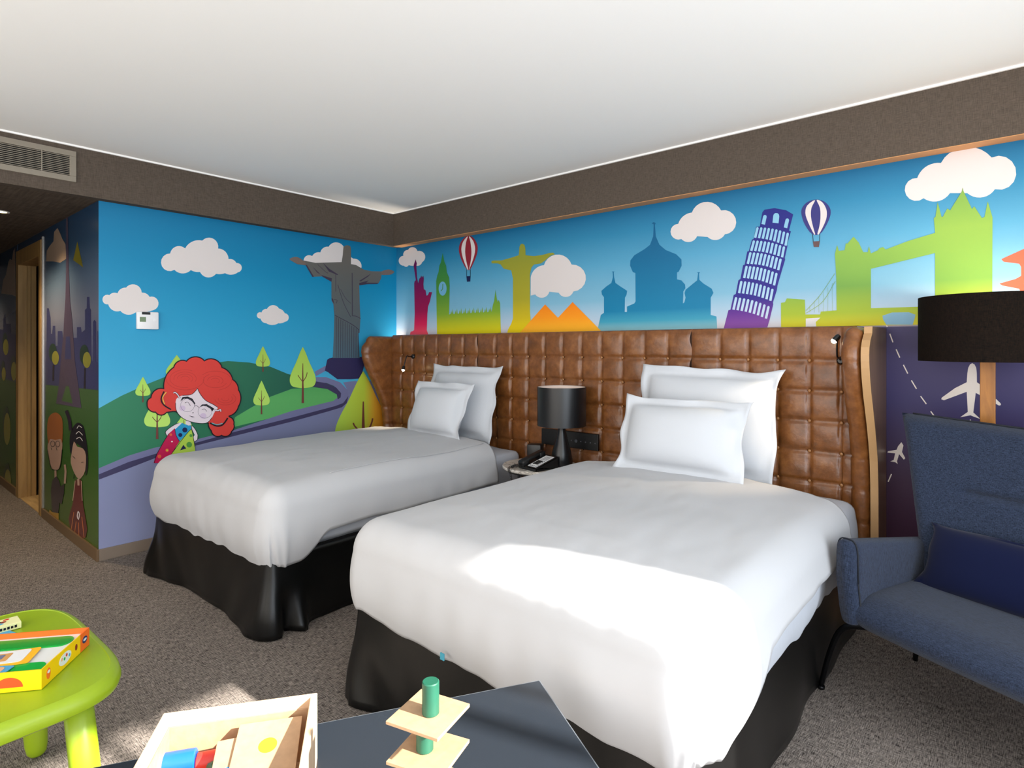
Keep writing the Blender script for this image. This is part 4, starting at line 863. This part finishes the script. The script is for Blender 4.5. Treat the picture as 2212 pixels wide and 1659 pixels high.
# ------------------------------------------------------------------ floor lamp
FC = Vector((4.314, -.2125, 0))
fl = thing('floor_lamp', 'floor lamp with wide black drum shade on a square wooden pole', 'floor lamp', FC)
bm = B(); box(bm, FC.x-.026, FC.x+.026, FC.y-.016, FC.y+.016, .02, 1.42, .002); obj('wooden_pole', bm, woodmat('lamp_wood', '#7a4a18', '#a86c28', (6, 6, .9), .4, 6), fl)
bm = B(); lathe(bm, [(.14, 0), (.145, .006), (.14, .02)], c=FC, n=40); obj('foot', bm, M_black, fl, smooth='auto')
bm = B(); lathe(bm, [(.245, 1.316), (.245, 1.594), (.242, 1.594), (.242, 1.316), (.245, 1.316)], c=FC, n=72, cap=False); obj('lamp_shade', bm, weave('shade_fabric', '#0b0806', '#1c130d', 60, 300, .9, axes=(0, 2), bump=.2), fl, smooth='auto')
bm = B(); lathe(bm, [(.2415, 1.317), (.2415, 1.593)], c=FC, n=72, cap=False); obj('shade_lining', bm, MC['shade_lining'], fl, smooth=True)
bm = B(); tube(bm, [FC+Vector((-.24, 0, 1.425)), FC+Vector((.24, 0, 1.425))], .003, 6); tube(bm, [FC+Vector((0, -.24, 1.425)), FC+Vector((0, .24, 1.425))], .003, 6); obj('spider', bm, M_black, fl)
bm = B(); lathe(bm, [(.027, 1.335), (.240, 1.335)], c=FC, n=48, cap=False); obj('downlight_stop', bm, MC['shade_lining'], fl)  # added disc that holds back the bulb's downward light
bm = B(); bmesh.ops.create_uvsphere(bm, u_segments=16, v_segments=10, radius=.03); bmesh.ops.translate(bm, vec=FC+Vector((0, 0, 1.47)), verts=bm.verts[:]); obj('bulb', bm, mat('bulb_glow', '#fff0d8', .3, emit='#ffdca8', estr=18), fl, smooth=True)
d = bpy.data.lights.new('floor_lamp_bulb', 'POINT'); d.energy = 7.5; d.color = (1, .83, .62); d.shadow_soft_size = .035
s = bpy.data.objects.new('floor_lamp_bulb', d); COL.objects.link(s); s.location = FC+Vector((0, 0, 1.515))

# ------------------------------------------------------------------ blue sofa
SO = (3.96, -.912, 0)
so_ = thing('sofa', 'high-backed blue woven two-seat sofa with slim arms on metal legs', 'sofa', SO, -math.atan2(.375, .927))
M_blue = weave('blue_weave', '#121825', '#343f56', 60, 700, .9, axes=(0, 2), spec=.15, bump=.5, sheen=.1)
SW = 1.34
bm = B()
def seatf(u, v):
    # profile runs from back top round the front and under
    P_ = [(.62, .455), (.40, .450), (.20, .452), (.08, .450), (.02, .435), (-.022, .405), (-.03, .372), (-.010, .338), (.04, .315), (.20, .30), (.45, .29), (.62, .29)]
    f = v*(len(P_)-1); k = min(len(P_)-2, int(f)); t = f-k; a = P_[max(0, k-1)]; b_ = P_[k]; c = P_[k+1]; d = P_[min(len(P_)-1, k+2)]
    def cr(i): return .5*((2*b_[i])+(-a[i]+c[i])*t+(2*a[i]-5*b_[i]+4*c[i]-d[i])*t*t+(-a[i]+3*b_[i]-3*c[i]+d[i])*t**3)
    y, z = cr(0), cr(1); x = u*SW; e = min(1, min(u, 1-u)/.03); s = math.sin(e*PI/2)
    bow = -.045*math.sin(PI*u)*max(0, 1-(y+.03)/.5)
    return (x, y+bow, .375+(z-.375)*(.90+.10*s))
V = grid(bm, seatf, 60, 44); obj('seat', bm, M_blue, so_, local=True, smooth=True)
def backsurf(sgn):
    def f(u, v):
        z = .40+v*(1.085-.40); wl_ = -.015-.155*v**1.15; wr_ = SW-wl_
        x = wl_+(wr_-wl_)*u; dip = -.035*math.sin(PI*u)*v; z += dip
        y = .50+.13*v; th_ = .055
        eu = min(1, min(u, 1-u)/.04); ev = min(1, (1-v)/.06); k = math.sin(eu*PI/2)**.6*(math.sin(ev*PI/2)**.6)
        if sgn < 0:
            y -= th_*k*(1+.25*math.sin(PI*v))
            cre = .020*math.exp(-((v-.60)/.018)**2)*min(1, max(0, (u-.11)/.03))*min(1, max(0, (.89-u)/.03)); y += cre
            y += .05*(1-min(1, abs(u-.5)/.5)**2)*0
        else: y += th_*k*.7
        # shallow wrap towards the sitter at the sides
        y -= .05*(abs(2*u-1)**3)
        return (x, y, z)
    return f
bm = B(); A_ = grid(bm, backsurf(-1), 70, 60); K_ = grid(bm, backsurf(1), 70, 60)
for i in range(70): bm.faces.new((A_[-1][i], A_[-1][i+1], K_[-1][i+1], K_[-1][i])); bm.faces.new((A_[0][i+1], A_[0][i], K_[0][i], K_[0][i+1]))
for j in range(60): bm.faces.new((A_[j][0], A_[j+1][0], K_[j+1][0], K_[j][0])); bm.faces.new((A_[j+1][-1], A_[j][-1], K_[j][-1], K_[j+1][-1]))
obj('backrest', bm, M_blue, so_, local=True, smooth='auto')
M_pipe = mat('navy_piping', '#10151f', .8)
def arm(x0, x1, s):
    bm = B(); n = 22; rings = []
    for i in range(n+1):
        t = i/n; y = -.035+t*.56; zt = .650-.075*t; zb = .335-.02*t; pts = []
        e = min(1, t/.06); k = .72+.28*math.sin(e*PI/2) if t < .06 else 1
        cx, cz = (x0+x1)/2, (zt+zb)/2; hw, hh_ = (x1-x0)/2*k, (zt-zb)/2*(.93+.07*k)
        for q in range(24):
            a = q/24*2*PI; ca, sa = math.cos(a), math.sin(a); px = math.copysign(abs(ca)**.55, ca)*hw; pz = math.copysign(abs(sa)**.35, sa)*hh_
            px += -s*.018*max(0, -pz/hh_)
            pts.append(bm.verts.new((cx+px, y, cz+pz)))
        rings.append(pts)
    for a, b_ in zip(rings, rings[1:]):
        for q in range(24): bm.faces.new((a[q], a[(q+1) % 24], b_[(q+1) % 24], b_[q]))
    bm.faces.new(rings[0]); bm.faces.new(rings[-1][::-1]); o = obj('arm', bm, M_blue, so_, local=True, smooth=True)
    bm = B(); P = []
    for q in range(25):
        a = q/24*2*PI; ca, sa = math.cos(a), math.sin(a); P.append(((x0+x1)/2+math.copysign(abs(ca)**.55, ca)*((x1-x0)/2+.001)-s*.018*max(0, -math.copysign(abs(sa)**.35, sa)), -.012, (.650+.335)/2+math.copysign(abs(sa)**.35, sa)*(.1575)))
    tube(bm, P, .0028, 6); obj('piping', bm, M_pipe, o, local=True, smooth=True)
arm(-.078, .004, -1); arm(SW-.004, SW+.078, 1)
# top edge piping of the back
bm = B(); tube(bm, [Vector(backsurf(-1)(u/40, 1.0))+Vector((0, .0, .003)) for u in range(1, 40)], .004, 6); obj('piping', bm, M_pipe, so_, local=True, smooth=True)
for x, sx in ((-.02, -1), (SW+.02, 1)):
    bm = B(); tube(bm, catmull([(x+.1*-sx, .12, .31), (x, .07, .305), (x+sx*.075, .045, .27), (x+sx*.12, .035, .16), (x+sx*.155, .03, .012)], 5, False), .014, 10, .010)
    lathe(bm, [(.014, 0), (.014, .012)], c=(x+sx*.155, .03, 0), n=14); obj('leg', bm, mat('cast_metal', '#1a1a1c', .25, metal=.8), so_, local=True, smooth=True)
    bm = B(); tube(bm, catmull([(x+.1*-sx, .50, .31), (x, .55, .305), (x+sx*.06, .56, .22), (x+sx*.09, .57, .012)], 5, False), .014, 10, .010); obj('leg', bm, MC['cast_metal'], so_, local=True, smooth=True)
# lumbar cushion
MC['pillow_cotton_'] = MC['pillow_cotton']; MC['pillow_cotton'] = mat('navy_velvet', '#0a1130', .9, sheen=.08, spec=.1)
Ms = wmat(so_); c = Ms @ Vector((.345, .33, .425))
cu = pillow('cushion', 'navy blue velvet cushion lying against the sofa back', .66, .27, .15, c, R_(-24), so_.rotation_euler.z, 6.1, fl=.004)
cu['category'] = 'cushion'; del cu['group']
MC['pillow_cotton'] = MC['pillow_cotton_']

# ------------------------------------------------------------------ black coffee table, wooden toys
KZ = .50; KO = Vector((3.456, -2.211, 0)); kr = math.atan2(-.861, -.508)      # local x along the long edge, away from the bed
kt = thing('coffee_table', 'glossy black coffee table with a thin bright edge holding wooden toys', 'coffee table', KO, kr)
# local +y must run along (.861,-.508): rotating x by +90 degrees gives (.861,-.508)
m, nt, b = nm('black_gloss'); tc = nt.nodes.new('ShaderNodeTexCoord'); nz = nt.nodes.new('ShaderNodeTexNoise'); nz.inputs['Scale'].default_value = 5; nz.inputs['Detail'].default_value = 6
nt.links.new(tc.outputs['Object'], nz.inputs['Vector']); r = nt.nodes.new('ShaderNodeMapRange'); r.inputs['To Min'].default_value = .14; r.inputs['To Max'].default_value = .34; nt.links.new(nz.outputs[0], r.inputs['Value']); nt.links.new(r.outputs[0], b.inputs['Roughness'])
b.inputs['Base Color'].default_value = lin('#20252c'); MC['black_gloss'] = m
bm = B(); box(bm, 0, 1.12, 0, .60, KZ-.018, KZ, .0015); obj('table_top', bm, m, kt, local=True)
bm = B()
box(bm, -.002, 1.122, -.002, 0, KZ-.018, KZ-.001); box(bm, -.002, 1.122, .60, .602, KZ-.018, KZ-.001); box(bm, -.002, 0, 0, .60, KZ-.018, KZ-.001); box(bm, 1.12, 1.122, 0, .60, KZ-.018, KZ-.001)
obj('edge_band', bm, mat('edge_steel', '#8f959c', .3, metal=.7), kt, local=True)
for x in (.03, 1.09):
    for y in (.03, .57): obj('leg', box(B(), x-.015, x+.015, y-.015, y+.015, 0, KZ-.018), M_black, kt, local=True)
obj('stretcher', box(B(), .045, 1.075, .02, .04, KZ-.045, KZ-.018), M_black, kt, local=True); obj('stretcher', box(B(), .045, 1.075, .56, .58, KZ-.045, KZ-.018), M_black, kt, local=True)
M_ply = mat('toy_board', '#a58565', .55, var=.10, vscale=60, bump=.1)
M_pine = woodmat('pine', '#bb9a78', '#cdb396', (3, 14, 3), .5, 4)
M_tg = mat('green_block', '#144e3b', .45, var=.12, vscale=30, bump=.15, bscale=90)
# tower: square boards with blocks between them
tw = Vector((3.640, -2.756)); ta = math.atan2(.028, .099); bs = .104
def board(z, k, label):
    o = obj('square_board', box(B(), -bs/2, bs/2, -bs/2, bs/2, 0, .006, .0008), M_ply, None, local=True); o.location = (tw.x+(.003, -.004, .002, -.003, 0)[k], tw.y+(-.003, .002, .0, .004, 0)[k], z); o.rotation_euler = (0, 0, ta+R_((1, -2, 2, -1, 0)[k])); tag(o, label, 'toy board', 'boards of the toy tower')
def block(z, dx, dy, h_, m_, label, r_=.0148):
    bm = B(); lathe(bm, [(r_-.0015, 0), (r_, .0015), (r_, h_-.0015), (r_-.0015, h_)], n=28); o = obj('cylinder_block', bm, m_, None, local=True, smooth='auto'); o.location = (tw.x+dx, tw.y+dy, z); tag(o, label, 'toy block', 'cylinder blocks of the toy tower')
M_ty = mat('yellow_block', '#d8a020', .45)
nms = ['lowest', 'second lowest', 'second from top', 'topmost']
for k in range(4):
    zb = KZ+k*.0613
    block(zb, .004*(-1)**k, -.004*(k % 2), .0553, M_tg, 'dark green cylinder block under the %s square board of the toy tower' % nms[k])
    if k > 1: block(zb, -.026, .012, .0553, M_ty, 'yellow cylinder block behind the green one under the %s board' % nms[k], .009)
    board(zb+.0553, k, '%s square wooden board of the toy tower on the black table' % nms[k])
block(KZ+.2452, .002, .004, .056, M_tg, 'green cylinder block standing on top of the toy tower')
# toy box
BO = Vector((3.106, -2.99, KZ)); br = math.atan2(.814, .581)   # local x along e1; local -y along e2
tb = thing('toy_box', 'open pale wooden toy box on the black table', 'toy box', BO, br)
bw, bl, bh, wt = .295, .40, .14, .013
for nme, (x0, x1, y0_, y1_) in (('side_wall', (0, bw, -wt, 0)), ('side_wall', (0, bw, -bl, -bl+wt)), ('end_wall', (0, wt, -bl+wt, -wt)), ('end_wall', (bw-wt, bw, -bl+wt, -wt))):
    obj(nme, box(B(), x0, x1, y0_, y1_, 0, bh, .0015), M_pine, tb, local=True)
bm = B(); box(bm, wt, bw-wt, -bl+wt, -wt, .002, .008); obj('box_floor', bm, M_pine, tb, local=True)
bm = B(); g = .0025
box(bm, wt, bw-wt, -wt-g, -wt, 0.008, bh-.022, .0008); box(bm, wt, wt+g, -bl+wt, -wt-g, .008, bh-.022, .0008); box(bm, bw-wt-g, bw-wt, -bl+wt, -wt-g, .008, bh-.022, .0008); obj('inner_lining', bm, M_ply, tb, local=True)
Mb = wmat(tb)
def intoy(name, bm, m_, loc, rot, label, cat='toy block', grp='toys in the wooden box', smooth=False):
    o = obj(name, bm, m_, None, local=True, smooth=smooth); o.location = Mb @ Vector(loc); o.rotation_euler = (Mb.to_3x3() @ Matrix.Rotation(0, 3, 'X')).to_euler(); o.rotation_euler = (Mb.to_3x3() @ rot).to_euler(); tag(o, label, cat, grp); return o
RX = lambda a: Matrix.Rotation(R_(a), 3, 'X'); RY = lambda a: Matrix.Rotation(R_(a), 3, 'Y'); RZ = lambda a: Matrix.Rotation(R_(a), 3, 'Z')
def at_(px, py, z): v = Mb.inverted() @ onZ(px, py, KZ+z); return (v.x, v.y, v.z)
def tile(s=.112): return box(B(), 0, s, -s, 0, 0, .006, .0008)
def dot(parent, c, r_, m_, nme):
    bm = B(); lathe(bm, [(r_, .0062), (r_, .0066)], c=(c[0], c[1], 0), n=28); obj(nme, bm, m_, parent, local=True)
t = intoy('dotted_tile', tile(.120), M_ply, (.148, -.030, .108), RX(13) @ RZ(0), 'square wooden tile with a yellow dot leaning in the toy box', 'toy tile')
dot(t, (.062, -.060), .017, mat('dot_yellow', '#e8c81c', .5), 'yellow_dot')
t = intoy('dotted_tile', tile(.112), M_ply, (.112, -.055, .096), RX(12) @ RZ(4), 'wooden tile with a blue dot partly under the yellow-dotted tile', 'toy tile')
dot(t, (.028, -.080), .014, mat('dot_blue', '#1277c4', .5), 'blue_dot')
t = intoy('dotted_tile', tile(.112), M_ply, (.06, -.20, .05), RX(2) @ RZ(10), 'wooden tile with a red dot lying low in the toy box', 'toy tile')
dot(t, (.05, -.05), .014, mat('dot_red', '#c8381c', .5), 'red_dot')
def cyl(r_, l_): bm = B(); lathe(bm, [(r_-.002, 0), (r_, .002), (r_, l_-.002), (r_-.002, l_)], n=28); bmesh.ops.rotate(bm, matrix=Matrix.Rotation(PI/2, 3, 'Y'), verts=bm.verts[:]); return bm
M_tb = mat('blue_block', '#0f55c0', .3); M_to = mat('orange_block', '#d8481c', .4)
intoy('cylinder_block', cyl(.020, .058), M_tb, at_(352, 1652, .066), RZ(2), 'glossy blue cylinder block lying at the left end of the toy box', smooth='auto')
intoy('cylinder_block', cyl(.019, .05), mat('red_block', '#c02a24', .4), at_(424, 1650, .056), RZ(4), 'red cylinder block next to the blue one in the toy box', smooth='auto')
bm = B(); prism(bm, [(0, 0, 0), (.07, 0, 0), (.07, 0, .055)], (0, .02, 0)); intoy('wedge_block', bm, M_to, at_(440, 1628, .046), RZ(6), 'orange wedge block behind the blue-dotted tile')
intoy('cylinder_block', cyl(.015, .05), M_tg, at_(452, 1668, .056), RZ(40), 'green cylinder block below the orange wedge', smooth='auto')
intoy('cylinder_block', cyl(.014, .06), M_tg, (.20, -.19, .045), RZ(10), 'green cylinder block under the lower edge of the yellow-dotted tile', smooth='auto')
for q in ((.05, -.28, 20), (.16, -.30, 80), (.24, -.25, 50)): pass
intoy('cylinder_block', cyl(.016, .08), M_ty, (.05, -.15, .022), RZ(10), 'yellow cylinder block at the bottom of the toy box', smooth='auto')
intoy('cylinder_block', cyl(.016, .09), M_to, (.14, -.16, .024), RZ(-12), 'orange cylinder block at the bottom of the toy box', smooth='auto')

# ------------------------------------------------------------------ lime play table
GZ = .48
gt = thing('play_table', 'lime green plastic children table with thick rounded top and tapered legs', 'kids table', (2.205, -3.16, 0), R_(1.5))
m_lime = mat('lime_plastic', '#90aa1a', .38, spec=.5); 
def outline(hx, hy, n=96):
    P = []
    for i in range(n):
        a = 2*PI*i/n; ca, sa = math.cos(a), math.sin(a); e = .42
        P.append((math.copysign(abs(ca)**e, ca)*hx*(1-.035*abs(sa)**2), math.copysign(abs(sa)**e, sa)*hy*(1-.05*abs(ca)**2)))
    return P
bm = B(); rings = []
for off, z in ((-.06, GZ-.052), (-.012, GZ-.052), (0, GZ-.044), (.004, GZ-.030), (0, GZ-.014), (-.010, GZ-.003), (-.020, GZ), (-.0215, GZ-.002), (-.024, GZ-.002), (-.12, GZ-.002)):
    rings.append([bm.verts.new((x*(1+off/.385), y*(1+off/.28), z)) for x, y in outline(.385, .28)])
for a, b_ in zip(rings, rings[1:]):
    for i in range(96): bm.faces.new((a[i], a[(i+1) % 96], b_[(i+1) % 96], b_[i]))
bm.faces.new(rings[0][::-1]); bm.faces.new(rings[-1]); obj('table_top', bm, m_lime, gt, local=True, smooth='auto')
for sx in (-1, 1):
    for sy in (-1, 1):
        bm = B(); x, y = sx*.262, sy*.165
        prof_ = [(.012, 0), (.020, .004), (.027, .014), (.031, .04), (.034, .12), (.035, .24), (.034, .43)]
        lathe(bm, prof_, c=(x, y, 0), n=28)
        for v in bm.verts: k = 1-v.co.z/.43; v.co.x += sx*.035*k; v.co.y += sy*.03*k
        obj('leg', bm, m_lime, gt, local=True, smooth=True)
# board game box
g1 = onZ(193, 1355, .532); dz = .052
gb = thing('board_game_box', 'open yellow and orange game box with green tray and picture cards', 'game box', (g1.x, g1.y, GZ), math.atan2(-.63, .777))
# local x = d1 (towards the camera), local -y = d2
M_yel = mat('box_yellow', '#f0c400', .45); M_orb = mat('box_orange', '#ee6a1e', .45); GW, GL = .236, .34; wt = .003
bm = B(); box(bm, .05, GW, -wt, 0, 0, dz); box(bm, GW-wt, GW, -GL, -wt, 0, dz); obj('yellow_wall', bm, M_yel, gb, local=True)
bm = B(); box(bm, 0, .05, -wt, 0, 0, dz); box(bm, 0, wt, -GL, -wt, 0, dz); box(bm, wt, GW-wt, -GL, -GL+wt, 0, dz); obj('orange_wall', bm, M_orb, gb, local=True)
obj('white_insert', box(B(), wt, GW-wt, -GL+wt, -wt, .001, dz-.016), mat('insert_white', '#d8dad8', .5), gb, local=True)
M_grn = mat('tray_green', '#10a43c', .35)
def pad(x0, x1, y0, y1, z0, z1, r_, m_, name, parent=None, rot=0):
    bm = B(); P = []
    for (cx, cy, a0) in ((x1-r_, y1-r_, 0), (x0+r_, y1-r_, 90), (x0+r_, y0+r_, 180), (x1-r_, y0+r_, 270)):
        for k in range(6): a = R_(a0+k*18); P.append(((cx+r_*math.cos(a)), cy+r_*math.sin(a)))
    cx, cy = (x0+x1)/2, (y0+y1)/2
    P = [(cx+(x-cx)*math.cos(rot)-(y-cy)*math.sin(rot), cy+(x-cx)*math.sin(rot)+(y-cy)*math.cos(rot), z0) for x, y in P]
    prism(bm, P, (0, 0, z1-z0)); return obj(name, bm, m_, parent or gb, local=True)
zt_ = dz-.016
pad(.018, .078, -.30, -.022, zt_, zt_+.003, .028, M_grn, 'green_tray'); pad(.165, .226, -.30, -.018, zt_, zt_+.003, .024, M_grn, 'green_tray')
pad(.023, .073, -.295, -.027, zt_+.003, zt_+.0035, .024, mat('tray_green_in', '#0b9434', .3), 'tray_recess')
pad(.090, .178, -.20, -.075, zt_+.004, zt_+.006, .008, mat('card_orange', '#f0b020', .5), 'picture_card', rot=R_(8)); pad(.098, .170, -.235, -.095, zt_+.006, zt_+.007, .012, MC['card_white'], 'picture_card', rot=R_(8))
pad(.112, .158, -.205, -.135, zt_+.007, zt_+.0075, .004, mat('card_tan', '#c89458', .5), 'card_picture', rot=R_(8)); pad(.120, .145, -.195, -.150, zt_+.0075, zt_+.008, .003, mat('card_grey', '#6a6e88', .5), 'card_picture', rot=R_(8))
pad(.172, .222, -.30, -.095, zt_+.005, zt_+.007, .004, mat('card_blue', '#4f9cc4', .5), 'picture_card', rot=R_(-5)); pad(.180, .212, -.27, -.11, zt_+.007, zt_+.0078, .012, mat('card_peach', '#dca880', .5), 'card_picture', rot=R_(-5))
bm = B()
def wallpic(c, rx, rz_, m_, name, half=False, face='y', d=.0006):
    P = []; n = 20
    for i in range(n):
        a = (PI*i/(n-1)) if half else 2*PI*i/n
        u, v = c[0]+rx*math.cos(a), c[1]+rz_*math.sin(a)
        P.append((u, d, v) if face == 'y' else (GW+d, u, v))
    b2_ = B(); prism(b2_, P, (0, -d*.9, 0) if face == 'y' else (-d*.9, 0, 0)); obj(name, b2_, m_, gb, local=True)
wallpic((.128, .026), .030, .016, MC['card_white'], 'printed_badge', d=.0006)
for u, v, m_ in ((.108, .025, 'card_blue'), (.122, .032, 'dot_red'), (.132, .026, 'tray_green'), (.145, .030, 'card_peach')): wallpic((u, v), .004, .0045, MC[m_], 'printed_dot', d=.0012)
wallpic((.072, .028), .006, .009, mat('print_brown', '#8a2c18', .5), 'printed_picture'); wallpic((.206, .026), .009, .015, MC['box_orange'], 'printed_picture'); wallpic((.206, .031), .006, .004, MC['card_white'], 'printed_picture', d=.0012)
wallpic((.026, .028), .013, .010, mat('logo_navy', '#1c2a5a', .5), 'printed_emblem'); wallpic((.026, .0285), .009, .0035, MC['card_white'], 'printed_emblem', d=.0012)
wallpic((-.075, .012), .032, .026, mat('print_red_brown', '#c84a18', .5), 'printed_picture', True, 'x')
# small card-game box and leaflet
sb0 = Vector((1.996, -3.029, 0))
sb = thing('card_game_box', 'small yellow and white game box with a colourful picture at the far table edge', 'game box', (sb0.x, sb0.y, GZ), PI/2)
bm = B(); box(bm, -.11, 0, -.0, .062, 0, .020, .0008); obj('carton', bm, mat('carton_cream', '#e4e3a8', .5), sb, local=True)
for x, y, rx, ry, m_ in ((-.06, .04, .016, .012, 'dot_teal'), (-.04, .035, .008, .007, 'print_brown'), (-.08, .05, .010, .008, 'logo_navy'), (-.03, .05, .008, .006, 'dot_red'), (-.052, .022, .012, .006, 'card_blue'), (-.10, .03, .012, .014, 'dot_teal'), (-.075, .025, .006, .006, 'dot_yellow')):
    if m_ == 'dot_teal': mat('dot_teal', '#1c7a68', .5)
    bm = B(); lathe(bm, [(1, .0201), (1, .0206)], c=(0, 0, 0), n=16)
    for v in bm.verts: v.co.x = v.co.x*rx+x; v.co.y = v.co.y*ry+y
    obj('printed_picture', bm, MC[m_], sb, local=True)
bm = B()
for i in range(6): box(bm, -.062+i*.009, -.056+i*.009, -.0006, .0, .006, .013+.001*(i % 2))
obj('printed_lettering', bm, M_ink, sb, local=True)
lf = [onZ(-40, 1352, GZ+.001), onZ(-10, 1352, GZ+.001), onZ(36, 1368, GZ+.001), onZ(-40, 1385, GZ+.001)]
bm = B(); prism(bm, lf, (0, 0, .001)); o = obj('leaflet', bm, mat('leaflet_blue', '#4aa4d0', .5), None); tag(o, 'light blue leaflet poking out behind the open game box', 'leaflet')
# ------------------------------------------------------------------ hallway ceiling light
hp = onZ(3, 457, ZS); bm = B(); lathe(bm, [(.030, -.004), (.045, -.004), (.045, .0), (.030, 0), (.030, -.004)], c=hp, n=28, cap=False)
dl = thing('ceiling_spotlight', 'small recessed spotlight in the brown hallway ceiling', 'ceiling light', (hp.x, hp.y, ZS-.005)); obj('ring', bm, M_white, dl, smooth='auto')
bm = B(); lathe(bm, [(.001, -.001), (.030, -.001)], c=hp, n=24, cap=False); obj('glowing_disc', bm, mat('disc_glow', '#ffe8c0', .4, emit='#ffdca0', estr=12), dl)
for i, (x, y, e) in enumerate(((hp.x, hp.y, 40), (-1.3, -2.75, 55), (-3.6, -2.9, 40))):
    d = bpy.data.lights.new('hall_spot', 'SPOT'); d.energy = e; d.color = (1, .78, .5); d.spot_size = R_(120); d.spot_blend = .8; d.shadow_soft_size = .04
    s = bpy.data.objects.new('hall_spot', d); COL.objects.link(s); s.location = (x, y, ZS-.02)
